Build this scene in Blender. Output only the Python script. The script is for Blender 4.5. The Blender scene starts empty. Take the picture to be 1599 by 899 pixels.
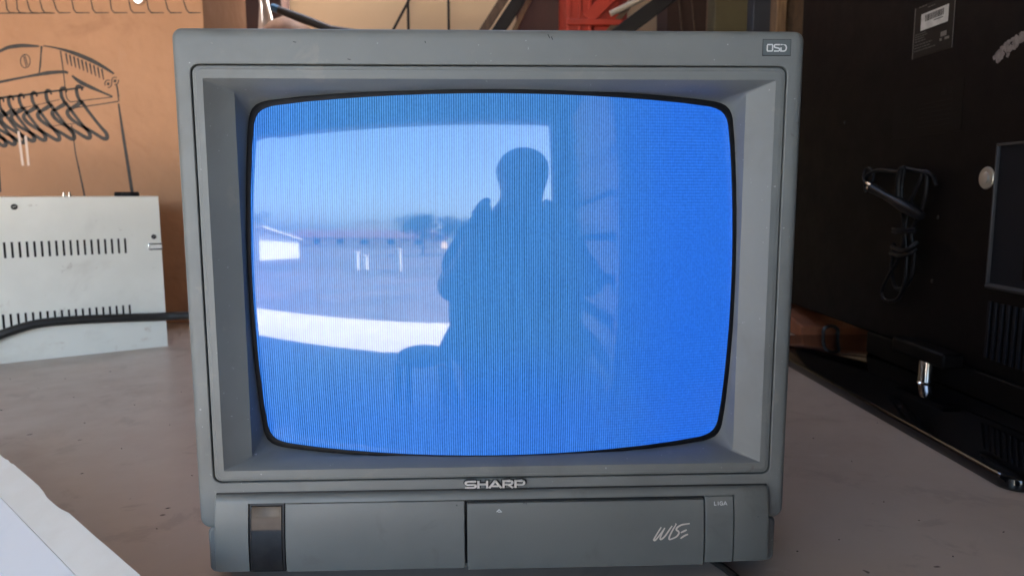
import bpy, bmesh, math, random
from mathutils import Vector, Matrix
random.seed(7)
S = bpy.context.scene
COL = S.collection

# ---------------------------------------------------------------- camera
FPX = 1155.0
R1 = Vector((0.99925, 0.0072, 0.0375)).normalized()
R2 = Vector((-0.0022, 0.99165, -0.1290)); R2 = (R2 - R1 * R1.dot(R2)).normalized()
NN = R1.cross(R2)
if NN.z < 0: NN = -NN
CAM = Vector((-0.00772, -0.62560, 0.34451))
cam_d = bpy.data.cameras.new('camera'); cam = bpy.data.objects.new('camera', cam_d); COL.objects.link(cam)
right = Vector((R1.x, NN.x, R2.x)); up = Vector((R1.y, NN.y, R2.y)); dep = Vector((R1.z, NN.z, R2.z))
m = Matrix((right, up, -dep)).transposed().to_4x4(); m.translation = CAM
cam.matrix_world = m
cam_d.sensor_width = 36; cam_d.lens = FPX / 1599 * 36
cam_d.clip_start = 0.01; cam_d.clip_end = 3000
cam_d.dof.use_dof = True; cam_d.dof.focus_distance = 0.66; cam_d.dof.aperture_fstop = 10
S.camera = cam

# ---------------------------------------------------------------- sky, sun, exposure
SUN = Vector((0.60, 0.004, 0.80)).normalized()
w = bpy.data.worlds.new('World'); S.world = w; w.use_nodes = True
wn = w.node_tree.nodes; wl = w.node_tree.links
sky = wn.new('ShaderNodeTexSky'); sky.sky_type = 'NISHITA'; sky.sun_disc = False
sky.sun_elevation = math.asin(SUN.z); sky.sun_rotation = math.atan2(SUN.x, SUN.y)
sky.air_density = 1.0; sky.dust_density = 3.5
wn['Background'].inputs['Strength'].default_value = 0.15
wl.new(sky.outputs[0], wn['Background'].inputs['Color'])
sd = bpy.data.lights.new('sun', 'SUN'); sd.energy = 4.5; sd.angle = math.radians(0.5); sd.color = (1, 0.95, 0.87)
so = bpy.data.objects.new('sun', sd); COL.objects.link(so); so.location = (0, -6, 8)
so.rotation_euler = SUN.to_track_quat('Z', 'Y').to_euler()
S.view_settings.view_transform = 'Standard'; S.view_settings.look = 'None'
EXPO = 3.62
S.view_settings.exposure = EXPO; S.view_settings.gamma = 1.0; S.view_settings.use_curve_mapping = False
S.cycles.max_bounces = 10; S.cycles.diffuse_bounces = 6; S.cycles.glossy_bounces = 4
S.cycles.sample_clamp_indirect = 6.0
S.cycles.use_denoising = True

# ---------------------------------------------------------------- helpers
def ray(u, v):
    d = Vector(((u - 799.5) / FPX, -(v - 449.5) / FPX, 1.0))
    return Vector((R1.dot(d), NN.dot(d), R2.dot(d)))
def on_y(u, v, y): d = ray(u, v); return CAM + d * ((y - CAM.y) / d.y)
def on_x(u, v, x): d = ray(u, v); return CAM + d * ((x - CAM.x) / d.x)
def on_z(u, v, z=0.0): d = ray(u, v); return CAM + d * ((z - CAM.z) / d.z)

class MB:
    def __init__(s): s.v = []; s.f = []
    def add(s, vs, fs):
        o = len(s.v); s.v += [Vector(p) for p in vs]; s.f += [[i + o for i in f] for f in fs]; return s
    def box(s, x0, x1, y0, y1, z0, z1):
        return s.add([(x0,y0,z0),(x1,y0,z0),(x1,y1,z0),(x0,y1,z0),(x0,y0,z1),(x1,y0,z1),(x1,y1,z1),(x0,y1,z1)],
                     [(0,3,2,1),(4,5,6,7),(0,1,5,4),(1,2,6,5),(2,3,7,6),(3,0,4,7)])
    def obox(s, M, sx, sy, sz):
        vs = [M @ Vector((a*sx/2, b*sy/2, c*sz/2)) for c in (-1,1) for a, b in ((-1,-1),(1,-1),(1,1),(-1,1))]
        return s.add(vs, [(0,3,2,1),(4,5,6,7),(0,1,5,4),(1,2,6,5),(2,3,7,6),(3,0,4,7)])
    def beam(s, a, b, w_, h_, upv=(0,0,1)):
        a = Vector(a); b = Vector(b); d = (b-a); L = d.length; d.normalize()
        u = Vector(upv); u = (u - d*d.dot(u))
        if u.length < 1e-4: u = Vector((1,0,0)); u = u - d*d.dot(u)
        u.normalize(); r = d.cross(u)
        M = Matrix((r, d, u)).transposed().to_4x4(); M.translation = (a+b)/2
        return s.obox(M, w_, L, h_)
    def loft(s, loops, close=True, cap0=False, cap1=False):
        n = len(loops[0]); vs = [p for l in loops for p in l]; fs = []
        for i in range(len(loops)-1):
            for j in range(n if close else n-1):
                k = (j+1) % n
                fs.append((i*n+j, i*n+k, (i+1)*n+k, (i+1)*n+j))
        if cap0: fs.append(tuple(reversed(range(n))))
        if cap1: fs.append(tuple((len(loops)-1)*n + j for j in range(n)))
        return s.add(vs, fs)
    def tube(s, path, r, n=10, caps=True):
        path = [Vector(p) for p in path]; loops = []; prev = None
        for i, p in enumerate(path):
            t = (path[min(i+1, len(path)-1)] - path[max(i-1, 0)]).normalized()
            if prev is None:
                a = Vector((0,0,1)) if abs(t.z) < 0.9 else Vector((1,0,0))
            else: a = prev
            a = (a - t*t.dot(a)).normalized(); prev = a; b = t.cross(a)
            rr = r[i] if isinstance(r, (list, tuple)) else r
            loops.append([p + (a*math.cos(q)+b*math.sin(q))*rr for q in [2*math.pi*k/n for k in range(n)]])
        return s.loft(loops, True, caps, caps)
    def lathe(s, c, axis, prof, n=20):
        """prof: list of (radius, height along axis)"""
        ax = Vector(axis).normalized(); a = Vector((0,0,1)) if abs(ax.z) < 0.9 else Vector((1,0,0))
        a = (a - ax*ax.dot(a)).normalized(); b = ax.cross(a); c = Vector(c)
        loops = [[c + ax*h + (a*math.cos(q)+b*math.sin(q))*r for q in [2*math.pi*k/n for k in range(n)]] for r, h in prof]
        return s.loft(loops, True, True, True)
    def ribbon(s, pts, wd, fn, h0, h1):
        """flat stroke through 2-D pts, width wd (number or per point); fn(a, b, h) -> 3-D"""
        pts = [Vector((p[0], p[1])) for p in pts]; n = len(pts); L = []; Rr = []
        for i, p in enumerate(pts):
            d0 = (p - pts[i-1]).normalized() if i else None
            d1 = (pts[i+1] - p).normalized() if i < n-1 else None
            if d0 is None: d0 = d1
            if d1 is None: d1 = d0
            t = d0 + d1
            t = d1 if t.length < 1e-6 else t.normalized()
            k = min(1.6, 1/max(0.3, t.dot(d1)))
            nrm = Vector((-t.y, t.x)) * k * (wd[i] if isinstance(wd, (list, tuple)) else wd) / 2
            L.append(p + nrm); Rr.append(p - nrm)
        loops = [[fn(l.x, l.y, h1), fn(r.x, r.y, h1), fn(r.x, r.y, h0), fn(l.x, l.y, h0)] for l, r in zip(L, Rr)]
        return s.loft(loops, True, True, True)

def smooth_pts(pts, k=6):
    """Catmull-Rom through points of any dimension"""
    P = [Vector(p) for p in pts]; out = []
    for i in range(len(P)-1):
        a = P[max(i-1,0)]; b = P[i]; c = P[i+1]; d = P[min(i+2, len(P)-1)]
        for j in range(k):
            t = j/k
            out.append(0.5*((2*b) + (c-a)*t + (2*a-5*b+4*c-d)*t*t + (3*b-a-3*c+d)*t**3))
    out.append(P[-1]); return out

def thing(name, loc, label, cat, group=None):
    o = bpy.data.objects.new(name, None); COL.objects.link(o); o.location = loc; o.empty_display_size = 0.05
    o['label'] = label; o['category'] = cat
    if group: o['group'] = group
    return o
def wloc(o):
    p = Vector((0,0,0))
    while o is not None: p += o.location; o = o.parent
    return p
def obj(name, mb, mat, parent=None, angle=35, bevel=0.0, segs=2, label=None, cat=None, group=None, kind=None, base=None):
    me = bpy.data.meshes.new(name)
    off = wloc(parent) if parent else Vector((0,0,0))
    loc = Vector(base) if base is not None else Vector((0,0,0))
    me.from_pydata([tuple(p - off - loc) for p in mb.v], [], mb.f); me.update()
    bm = bmesh.new(); bm.from_mesh(me); bmesh.ops.recalc_face_normals(bm, faces=bm.faces); bm.to_mesh(me); bm.free()
    for p in me.polygons: p.use_smooth = True
    me.set_sharp_from_angle(angle=math.radians(angle))
    me.materials.append(mat)
    o = bpy.data.objects.new(name, me); COL.objects.link(o); o.location = loc
    if parent: o.parent = parent
    if bevel:
        b = o.modifiers.new('bevel', 'BEVEL'); b.width = bevel; b.segments = segs; b.limit_method = 'ANGLE'; b.angle_limit = math.radians(40)
        b.harden_normals = False
    if label: o['label'] = label
    if cat: o['category'] = cat
    if group: o['group'] = group
    if kind: o['kind'] = kind
    return o

def mat(name, col, rough=0.5, col2=None, scale=20.0, detail=6, mixlo=0.35, mixhi=0.65, spec=0.5, metal=0.0,
        bump=0.0, bscale=400.0, bdist=0.001, specks=None, speck_scale=150.0, speck_lo=0.72, rough_var=0.0, stretch=None, stains=None, coat=0.0):
    mt = bpy.data.materials.new(name); mt.use_nodes = True; nt = mt.node_tree; N = nt.nodes; L = nt.links
    b = N['Principled BSDF']; b.inputs['Roughness'].default_value = rough; b.inputs['Metallic'].default_value = metal
    b.inputs['Specular IOR Level'].default_value = spec; b.inputs['Coat Weight'].default_value = coat
    c4 = lambda c: (c[0], c[1], c[2], 1)
    tc = N.new('ShaderNodeTexCoord'); vec = tc.outputs['Object']
    if stretch:
        mp = N.new('ShaderNodeMapping'); mp.inputs['Scale'].default_value = stretch; L.new(vec, mp.inputs[0]); vec = mp.outputs[0]
    def noise(sc, det=6, rg=0.6, dist=0.0):
        n = N.new('ShaderNodeTexNoise'); n.inputs['Scale'].default_value = sc; n.inputs['Detail'].default_value = det
        n.inputs['Roughness'].default_value = rg; n.inputs['Distortion'].default_value = dist; L.new(vec, n.inputs['Vector']); return n.outputs['Fac']
    def rng(f, lo, hi, a=0.0, z=1.0):
        r = N.new('ShaderNodeMapRange'); r.inputs[1].default_value = lo; r.inputs[2].default_value = hi
        r.inputs[3].default_value = a; r.inputs[4].default_value = z; r.interpolation_type = 'SMOOTHSTEP'; L.new(f, r.inputs[0]); return r.outputs[0]
    def mix(f, a, bcol):
        x = N.new('ShaderNodeMix'); x.data_type = 'RGBA'; L.new(f, x.inputs[0])
        if isinstance(a, tuple): x.inputs[6].default_value = c4(a)
        else: L.new(a, x.inputs[6])
        x.inputs[7].default_value = c4(bcol); return x.outputs[2]
    cur = None
    if col2 is not None: cur = mix(rng(noise(scale, detail), mixlo, mixhi), tuple(col), col2)
    if stains:
        for (scol, ssc, lo, hi, amt) in stains:
            cur = mix(rng(noise(ssc, 5, 0.62, 0.6), lo, hi, 0, amt), cur if cur is not None else tuple(col), scol)
    if specks is not None:
        cur = mix(rng(noise(speck_scale, 2, 0.5), speck_lo, speck_lo + 0.03), cur if cur is not None else tuple(col), specks)
    if cur is not None: L.new(cur, b.inputs['Base Color'])
    else: b.inputs['Base Color'].default_value = c4(col)
    if rough_var: L.new(rng(noise(18, 6, 0.65), 0.3, 0.7, rough - rough_var, rough + rough_var), b.inputs['Roughness'])
    if bump:
        bp = N.new('ShaderNodeBump'); bp.inputs['Strength'].default_value = bump; bp.inputs['Distance'].default_value = bdist
        L.new(noise(bscale, 3), bp.inputs['Height']); L.new(bp.outputs[0], b.inputs['Normal'])
    return mt

# ---------------------------------------------------------------- materials
M = {}
M['tv'] = mat('tv_grey_plastic', (0.143, 0.155, 0.154), 0.46, (0.162, 0.174, 0.171), 9, bump=0.22, bscale=1500, rough_var=0.07,
              specks=(0.30, 0.31, 0.31), speck_scale=260, speck_lo=0.735, stains=[((0.112, 0.112, 0.104), 6.0, 0.52, 0.72, 0.6), ((0.21, 0.205, 0.185), 38, 0.62, 0.72, 0.45), ((0.09, 0.085, 0.075), 55, 0.68, 0.74, 0.6)])
M['tv_panel'] = mat('tv_panel_plastic', (0.138, 0.147, 0.140), 0.42, (0.155, 0.163, 0.154), 12, bump=0.18, bscale=1500, rough_var=0.08,
              specks=(0.06, 0.06, 0.06), speck_scale=95, speck_lo=0.745, stains=[((0.115, 0.112, 0.105), 22, 0.58, 0.72, 0.5)])
M['tv_dark'] = mat('tv_dark_plastic', (0.05, 0.052, 0.055), 0.5, (0.065, 0.066, 0.068), 20, bump=0.2, bscale=1200)
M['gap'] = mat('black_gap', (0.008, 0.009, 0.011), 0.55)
M['ir'] = mat('ir_window_gloss', (0.012, 0.012, 0.013), 0.06, (0.02, 0.02, 0.02), 60, spec=0.42, rough_var=0.02)
M['rubber'] = mat('black_rubber', (0.004, 0.0045, 0.006), 0.6, (0.006, 0.006, 0.0075), 60, spec=0.2)
M['silver'] = mat('silver_letter', (0.80, 0.78, 0.74), 0.32, (0.66, 0.64, 0.61), 300, metal=0.35)
M['ink_white'] = mat('pale_print', (0.62, 0.64, 0.64), 0.5)
M['ink_warm'] = mat('warm_print', (0.66, 0.60, 0.53), 0.45)
M['osd'] = mat('osd_badge', (0.085, 0.105, 0.112), 0.35, (0.095, 0.115, 0.12), 30)
M['table'] = mat('bench_laminate', (0.45, 0.38, 0.33), 0.36, (0.50, 0.425, 0.37), 2.3, bump=0.05, bscale=300, rough_var=0.08,
                 specks=(0.10, 0.075, 0.06), speck_scale=42, speck_lo=0.755,
                 stains=[((0.34, 0.27, 0.225), 3.2, 0.55, 0.74, 0.55), ((0.33, 0.275, 0.24), 14, 0.58, 0.70, 0.5), ((0.28, 0.21, 0.17), 5.5, 0.60, 0.74, 0.5), ((0.60, 0.56, 0.52), 26, 0.66, 0.74, 0.3)])
M['table_edge'] = mat('bench_edge', (0.16, 0.10, 0.06), 0.6, (0.22, 0.14, 0.09), 20)
M['steel_leg'] = mat('bench_steel', (0.10, 0.10, 0.10), 0.45, metal=0.5)
M['whitebox'] = mat('white_enamel_metal', (0.80, 0.785, 0.71), 0.38, (0.85, 0.835, 0.76), 6, bump=0.05, bscale=500, rough_var=0.06,
                 stains=[((0.50, 0.36, 0.26), 13, 0.64, 0.78, 0.75), ((0.64, 0.60, 0.53), 5, 0.54, 0.72, 0.6), ((0.45, 0.40, 0.34), 30, 0.66, 0.74, 0.5)], specks=(0.22, 0.13, 0.08), speck_scale=36, speck_lo=0.765)
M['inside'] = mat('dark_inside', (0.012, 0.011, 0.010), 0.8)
M['black_screw'] = mat('black_screw', (0.02, 0.02, 0.02), 0.4, metal=0.3)
M['chrome'] = mat('chrome', (0.75, 0.75, 0.76), 0.12, metal=1.0)
M['cable'] = mat('black_cable', (0.014, 0.0135, 0.0135), 0.42, (0.020, 0.019, 0.0185), 60)
M['card'] = mat('brown_cardboard', (0.46, 0.235, 0.122), 0.75, (0.52, 0.27, 0.145), 3.5, bump=0.55, bscale=9, bdist=0.02,
                stains=[((0.36, 0.17, 0.085), 4.5, 0.54, 0.72, 0.6), ((0.53, 0.31, 0.19), 9, 0.6, 0.74, 0.4)])
M['card_dark'] = mat('dark_cardboard_edge', (0.22, 0.10, 0.05), 0.8)
M['print'] = mat('black_print', (0.030, 0.024, 0.021), 0.6, (0.05, 0.04, 0.034), 60)
M['tape'] = mat('clear_tape', (0.66, 0.47, 0.36), 0.2)
M['board_top'] = mat('white_board_face', (0.80, 0.81, 0.85), 0.5, (0.84, 0.85, 0.88), 6, stains=[((0.62, 0.62, 0.66), 9, 0.64, 0.76, 0.45)])
M['board_edge'] = mat('white_board_edge', (0.84, 0.82, 0.77), 0.6, (0.80, 0.77, 0.71), 14)
M['board_core'] = mat('dark_torn_core', (0.10, 0.05, 0.025), 0.9, (0.04, 0.02, 0.012), 60)
M['lcd'] = mat('lcd_black_shell', (0.0035, 0.0025, 0.0026), 0.5, (0.0035, 0.0026, 0.0027), 20, bump=0.1, bscale=900, rough_var=0.05, spec=0.10)
M['lcd_gloss'] = mat('lcd_gloss_black', (0.004, 0.004, 0.005), 0.06, spec=0.5)
M['lcd_recess'] = mat('lcd_recess_plastic', (0.008, 0.009, 0.013), 0.45, spec=0.15)
M['lcd_label'] = mat('dark_rating_label', (0.010, 0.009, 0.008), 0.45, (0.013, 0.0115, 0.0105), 60, spec=0.15)
M['label_line'] = mat('grey_label_line', (0.14, 0.13, 0.12), 0.5)
M['lcd_label_dim'] = mat('black_notice_label', (0.0042, 0.0036, 0.0036), 0.46, spec=0.10)
M['dim_line'] = mat('dim_label_line', (0.007, 0.0065, 0.0065), 0.5, spec=0.12)
M['sticker'] = mat('white_sticker', (0.52, 0.52, 0.50), 0.45, (0.40, 0.40, 0.39), 60)
M['scuff'] = mat('grey_scuff', (0.20, 0.17, 0.16), 0.8, (0.11, 0.09, 0.085), 90)
M['screw'] = mat('zinc_screw', (0.50, 0.49, 0.45), 0.38, metal=0.8)
M['brass'] = mat('plug_prong', (0.85, 0.74, 0.60), 0.25, metal=0.9)
M['cord'] = mat('cord_black', (0.005, 0.005, 0.0065), 0.42, spec=0.22)
M['red'] = mat('red_plastic', (0.50, 0.045, 0.022), 0.42, (0.42, 0.038, 0.018), 8)
M['cream'] = mat('cream_wall_paint', (0.72, 0.52, 0.30), 0.8, (0.76, 0.55, 0.325), 1.5, bump=0.1, bscale=120, stains=[((0.62, 0.43, 0.25), 2.0, 0.58, 0.75, 0.5)])
M['plaster'] = mat('pale_plaster', (0.60, 0.56, 0.50), 0.85, (0.66, 0.62, 0.56), 1.2, bump=0.1, bscale=120)
M['dark_wall'] = mat('dark_brown_plaster', (0.09, 0.07, 0.06), 0.85, (0.11, 0.085, 0.07), 1.2, bump=0.1, bscale=120)
M['maroon'] = mat('dark_red_wood', (0.030, 0.009, 0.0065), 0.6, (0.020, 0.0065, 0.005), 12, stretch=(8, 8, 1))
M['wood'] = mat('old_timber', (0.26, 0.16, 0.085), 0.7, (0.17, 0.10, 0.055), 14, stretch=(9, 9, 0.8))
M['brown_wood'] = mat('brown_timber', (0.14, 0.085, 0.05), 0.65, (0.09, 0.055, 0.033), 16, stretch=(6, 6, 2))
M['olive'] = mat('olive_paint', (0.115, 0.095, 0.045), 0.6, (0.09, 0.072, 0.036), 6)
M['bluegrey'] = mat('blue_grey_steel', (0.060, 0.068, 0.088), 0.4, (0.05, 0.055, 0.07), 8, metal=0.2)
M['dark'] = mat('dark_painted_board', (0.016, 0.014, 0.014), 0.5)
M['bluecap'] = mat('blue_grip_cap', (0.03, 0.13, 0.27), 0.45)
M['leather'] = mat('brown_leather', (0.22, 0.12, 0.07), 0.6, (0.15, 0.08, 0.045), 20, bump=0.2, bscale=120)
M['cloth'] = mat('white_cloth', (0.50, 0.48, 0.47), 0.8, (0.42, 0.40, 0.39), 20)
M['offwhite'] = mat('offwhite_pipe', (0.55, 0.47, 0.38), 0.45, (0.47, 0.40, 0.32), 20)
M['orange'] = mat('orange_brown_cardboard', (0.26, 0.085, 0.032), 0.7, (0.17, 0.055, 0.022), 16)
M['floor'] = mat('workshop_floor', (0.20, 0.185, 0.17), 0.7, (0.15, 0.14, 0.13), 1.4)
M['ceil'] = mat('ceiling_boards', (0.24, 0.215, 0.19), 0.8, (0.20, 0.18, 0.155), 1.1)
M['walk'] = mat('pale_concrete_walk', (0.72, 0.66, 0.58), 0.85, (0.64, 0.58, 0.50), 2.5)
M['street'] = mat('dusty_street', (0.17, 0.135, 0.115), 0.9, (0.12, 0.10, 0.085), 0.8)
M['earth'] = mat('dry_earth', (0.14, 0.105, 0.08), 0.95, (0.10, 0.085, 0.06), 0.25)
M['whitewash'] = mat('whitewash', (0.80, 0.77, 0.72), 0.8, (0.72, 0.68, 0.62), 0.8)
M['rooftile'] = mat('clay_roof', (0.17, 0.085, 0.06), 0.8, (0.13, 0.07, 0.05), 1.5)
M['leaf'] = mat('leaf', (0.055, 0.085, 0.030), 0.6, (0.09, 0.12, 0.045), 1.5)
M['bark'] = mat('bark', (0.10, 0.075, 0.05), 0.9)
M['hill'] = mat('hill_scrub', (0.10, 0.12, 0.085), 0.95, (0.16, 0.14, 0.10), 0.02)
M['skin'] = mat('skin', (0.28, 0.15, 0.095), 0.5, (0.25, 0.13, 0.08), 30)
M['shirt'] = mat('navy_shirt', (0.035, 0.045, 0.075), 0.8, (0.045, 0.055, 0.085), 40)
M['trousers'] = mat('dark_trousers', (0.03, 0.032, 0.04), 0.85)
M['shoe'] = mat('black_shoe', (0.015, 0.014, 0.013), 0.5)
M['phone'] = mat('phone_black', (0.01, 0.01, 0.012), 0.2)
M['louvre'] = mat('grey_door_slat', (0.30, 0.285, 0.28), 0.6, (0.26, 0.245, 0.24), 3)
M['glassdark'] = mat('window_glass_dark', (0.03, 0.035, 0.045), 0.08)

def screen_material():
    mt = bpy.data.materials.new('crt_blue_screen'); mt.use_nodes = True; nt = mt.node_tree; N = nt.nodes; L = nt.links
    b = N['Principled BSDF']; b.inputs['Base Color'].default_value = (0.035, 0.037, 0.042, 1)
    b.inputs['Roughness'].default_value = 0.035; b.inputs['IOR'].default_value = 1.62
    tc = N.new('ShaderNodeTexCoord'); sp = N.new('ShaderNodeSeparateXYZ'); L.new(tc.outputs['Object'], sp.inputs[0])
    def math_(op, a, c=None, d=None):
        x = N.new('ShaderNodeMath'); x.operation = op
        for i, q in enumerate((a, c, d)):
            if q is None: continue
            if isinstance(q, (int, float)): x.inputs[i].default_value = q
            else: L.new(q, x.inputs[i])
        return x.outputs[0]
    def noise(scale, st, det=3):
        mp = N.new('ShaderNodeMapping'); mp.inputs['Scale'].default_value = st; L.new(tc.outputs['Object'], mp.inputs[0])
        n = N.new('ShaderNodeTexNoise'); n.inputs['Scale'].default_value = scale; n.inputs['Detail'].default_value = det; L.new(mp.outputs[0], n.inputs['Vector']); return n.outputs['Fac']
    X, Z = sp.outputs['X'], sp.outputs['Z']
    wob = noise(7, (1, 0.2, 1.0), 2)
    st = math_('SINE', math_('MULTIPLY_ADD', X, 2*math.pi/0.00196, math_('MULTIPLY', wob, 9.0)))
    fine = noise(1, (620, 1, 14), 2)               # fine vertical streaks of the mask
    grain = noise(520, (1, 1, 0.8), 1)
    def fade(a, lo, hi):
        r = N.new('ShaderNodeMapRange'); r.interpolation_type = 'SMOOTHSTEP'; r.inputs[1].default_value = lo; r.inputs[2].default_value = hi; L.new(a, r.inputs[0]); return r.outputs[0]
    rightness = fade(X, 0.05, 0.17)
    vamp = math_('MULTIPLY', math_('SUBTRACT', 1.0, math_('MULTIPLY', rightness, 0.9)), math_('MULTIPLY_ADD', noise(9, (1, 1, 1), 2), 0.5, 0.2))
    sc = math_('SINE', math_('MULTIPLY_ADD', Z, 2*math.pi/0.0026, 0.0))
    hamp = math_('MULTIPLY', rightness, math_('MULTIPLY', fade(noise(6, (1, 1, 1), 2), 0.35, 0.7), 0.16))
    k = math_('ADD', 1.0, math_('MULTIPLY', st, math_('MULTIPLY', vamp, 0.95)))
    k = math_('ADD', k, math_('MULTIPLY', math_('SUBTRACT', fine, 0.5), math_('MULTIPLY', vamp, 1.1)))
    k = math_('ADD', k, math_('MULTIPLY', sc, hamp))
    k = math_('ADD', k, math_('MULTIPLY', math_('SUBTRACT', grain, 0.5), 0.42))
    k = math_('MAXIMUM', k, 0.12)
    low = math_('MULTIPLY', fade(math_('MULTIPLY', Z, -1.0), -0.24, -0.13), 0.65)
    edge = math_('MULTIPLY', fade(math_('MULTIPLY', X, -1.0), 0.10, 0.21), 0.5)
    sat = math_('MINIMUM', math_('MAXIMUM', rightness, math_('MAXIMUM', low, edge)), 1.0)
    em = N.new('ShaderNodeMix'); em.data_type = 'RGBA'; L.new(sat, em.inputs[0])
    em.inputs[6].default_value = (0.024, 0.125, 0.50, 1); em.inputs[7].default_value = (0.000, 0.090, 0.70, 1)
    bc_ = N.new('ShaderNodeVectorMath'); bc_.operation = 'SCALE'; bc_.inputs[0].default_value = (0.040, 0.112, 0.098); L.new(k, bc_.inputs['Scale']); L.new(bc_.outputs[0], b.inputs['Base Color'])
    L.new(em.outputs[2], b.inputs['Emission Color'])
    L.new(math_('MULTIPLY', k, 1/2**EXPO), b.inputs['Emission Strength'])
    return mt
M['screen'] = screen_material()

# ================================================================ SETTING
FL = -0.90
def struct(name, mb, m_): return obj(name, mb, m_, kind='structure')
struct('ground', MB().box(-900, 900, -1500, 700, FL-1.0, FL-0.16), M['earth'])
struct('street', MB().box(-60, 60, -11.5, -4.40, FL-0.159, FL-0.13), M['street'])
struct('pavement', MB().box(-30, 20, -4.40, -3.01, FL-0.159, FL-0.004), M['walk'])
struct('floor', MB().box(-8.4, 2.6, -3.009, 2.8, FL-0.159, FL), M['floor'])
ce = MB(); cxs = [-8.6, -1.1, 0.30, 2.8]; cys = [-3.0, 1.85, 2.59, 2.95]     # unseen roof opening, added to brighten the back wall
for i in range(3):
    for j in range(3):
        if (i, j) == (1, 1): continue
        ce.box(cxs[i], cxs[i+1], cys[j], cys[j+1], 2.3, 2.34)
struct('ceiling', ce, M['ceil'])
struct('back_wall', MB().box(-8.4, 2.6, 2.6, 2.75, FL+0.001, 2.299), M['cream'])
struct('right_wall', MB().box(2.3, 2.45, -2.85, 2.599, FL+0.001, 2.299), M['dark_wall'])
struct('left_wall', MB().box(-8.35, -8.2, -2.85, 2.599, FL+0.001, 2.299), M['dark_wall'])
fw = MB(); fw.box(-8.35, 2.45, -3.0, -2.851, 1.50, 2.299); fw.box(0.62, 2.45, -3.0, -2.851, FL+0.001, 1.499); fw.box(-8.35, -8.0, -3.0, -2.851, FL+0.001, 1.499)
struct('front_wall', fw, M['dark_wall'])
hv = []; hf = []; n = 60
for i in range(n+1):
    x = -520 + 900*i/n; h = 17 + 5*math.sin(i*0.31) + 3*math.sin(i*0.83+1) + random.uniform(-0.6, 0.6)
    hv += [(x, -380, FL-0.5), (x, -430, FL+h*1.25), (x, -620, FL-0.5)]
    if i: a = (i-1)*3; hf += [(a, a+3, a+4, a+1), (a+1, a+4, a+5, a+2)]
struct('hills', MB().add(hv, hf), M['hill'])

# ================================================================ WORKBENCH
bench = thing('workbench', (-0.2, 0.75, FL), 'long workbench with stained beige laminate top carrying the televisions', 'workbench')
obj('bench_top', MB().box(-1.75, 1.35, -0.27, 1.80, -0.003, 0.0), M['table'], bench)
obj('top_board', MB().box(-1.75, 1.35, -0.27, 1.80, -0.036, -0.0031), M['table_edge'], bench)
for x in (-1.65, 1.25):
    for y in (-0.17, 1.70):
        obj('leg', MB().box(x-0.03, x+0.03, y-0.03, y+0.03, FL, -0.0361), M['steel_leg'], bench)
for y in (-0.17, 1.70): obj('rail', MB().box(-1.619, 1.219, y-0.02, y+0.02, -0.10, -0.0362), M['steel_leg'], bench)

random.seed(21); cr = MB()
spots = [(2,640,12),(102,591,4),(60,606,3),(115,620,4),(132,660,4),(16,592,5),(210,632,3),(265,663,3),(300,742,4),(128,739,6),(262,793,8),(245,825,3),(190,700,3),(172,580,5),(283,612,3),(1270,684,4),(1370,660,3),(1380,783,3),(1435,812,3),(1567,830,5),(1310,842,3),(1488,868,3),(1330,720,3),(1245,860,3)]
for u, v, w_ in spots:
    p = on_z(u, v); a = random.uniform(-0.5, 0.5); L_ = 0.00045*w_; d_ = Vector((math.cos(a), math.sin(a), 0)); q_ = Vector((-d_.y, d_.x, 0))*random.uniform(0.0006, 0.0012)
    t_ = Vector((0, 0, 0.0008)); cr.add([p-d_*L_-q_*0.4, p+q_, p+d_*L_, p-q_, p+t_], [(0,3,2,1),(0,1,4),(1,2,4),(2,3,4),(3,0,4)])
obj('crumbs', cr, M['black_screw'], kind='stuff', label='dark crumbs of dirt scattered on the bench top', cat='dirt')

# ================================================================ CRT TELEVISION
TV = thing('crt_television', (0.001, 0.22, 0.0), 'grey tube television showing a bright blue screen, standing on the bench', 'television')
XC = 0.001
def rr(x0, x1, z0, z1, r, y, na=6, ms=14):
    """rounded rectangle loop: corner arcs and subdivided sides, counter-clockwise from bottom right"""
    out = []
    C4 = [((x1-r, z0+r), -90, (1, -1)), ((x1-r, z1-r), 0, (1, 1)), ((x0+r, z1-r), 90, (-1, 1)), ((x0+r, z0+r), 180, (-1, -1))]
    for k in range(4):
        (cx, cz), a0, _ = C4[k]
        arc = [(cx + r*math.cos(math.radians(a0+90*j/na)), cz + r*math.sin(math.radians(a0+90*j/na))) for j in range(na+1)]
        (nx, nz), b0, _ = C4[(k+1) % 4]
        nxt = (nx + r*math.cos(math.radians(b0)), nz + r*math.sin(math.radians(b0)))
        out += arc
        for j in range(1, ms): out.append((arc[-1][0] + (nxt[0]-arc[-1][0])*j/ms, arc[-1][1] + (nxt[1]-arc[-1][1])*j/ms))
    return [Vector((a, y(a, b) if callable(y) else y, b)) for a, b in out]
SX, SZ = 0.0017, 0.26845          # centre of the picture
RS, Y0 = 1.00, 0.0
def sph_y(x, z): return Y0 + RS - math.sqrt(RS*RS - (x-SX)**2 - (z-0.27)**2)
def inside(x, z, e):
    ax = 0.2112 + e - 0.0055*(z/0.145)**2; az = 0.1580 + e - 0.0083*(x/0.19)**2
    return (abs(x)/ax)**26 + (abs(z)/az)**26 < 1
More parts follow.
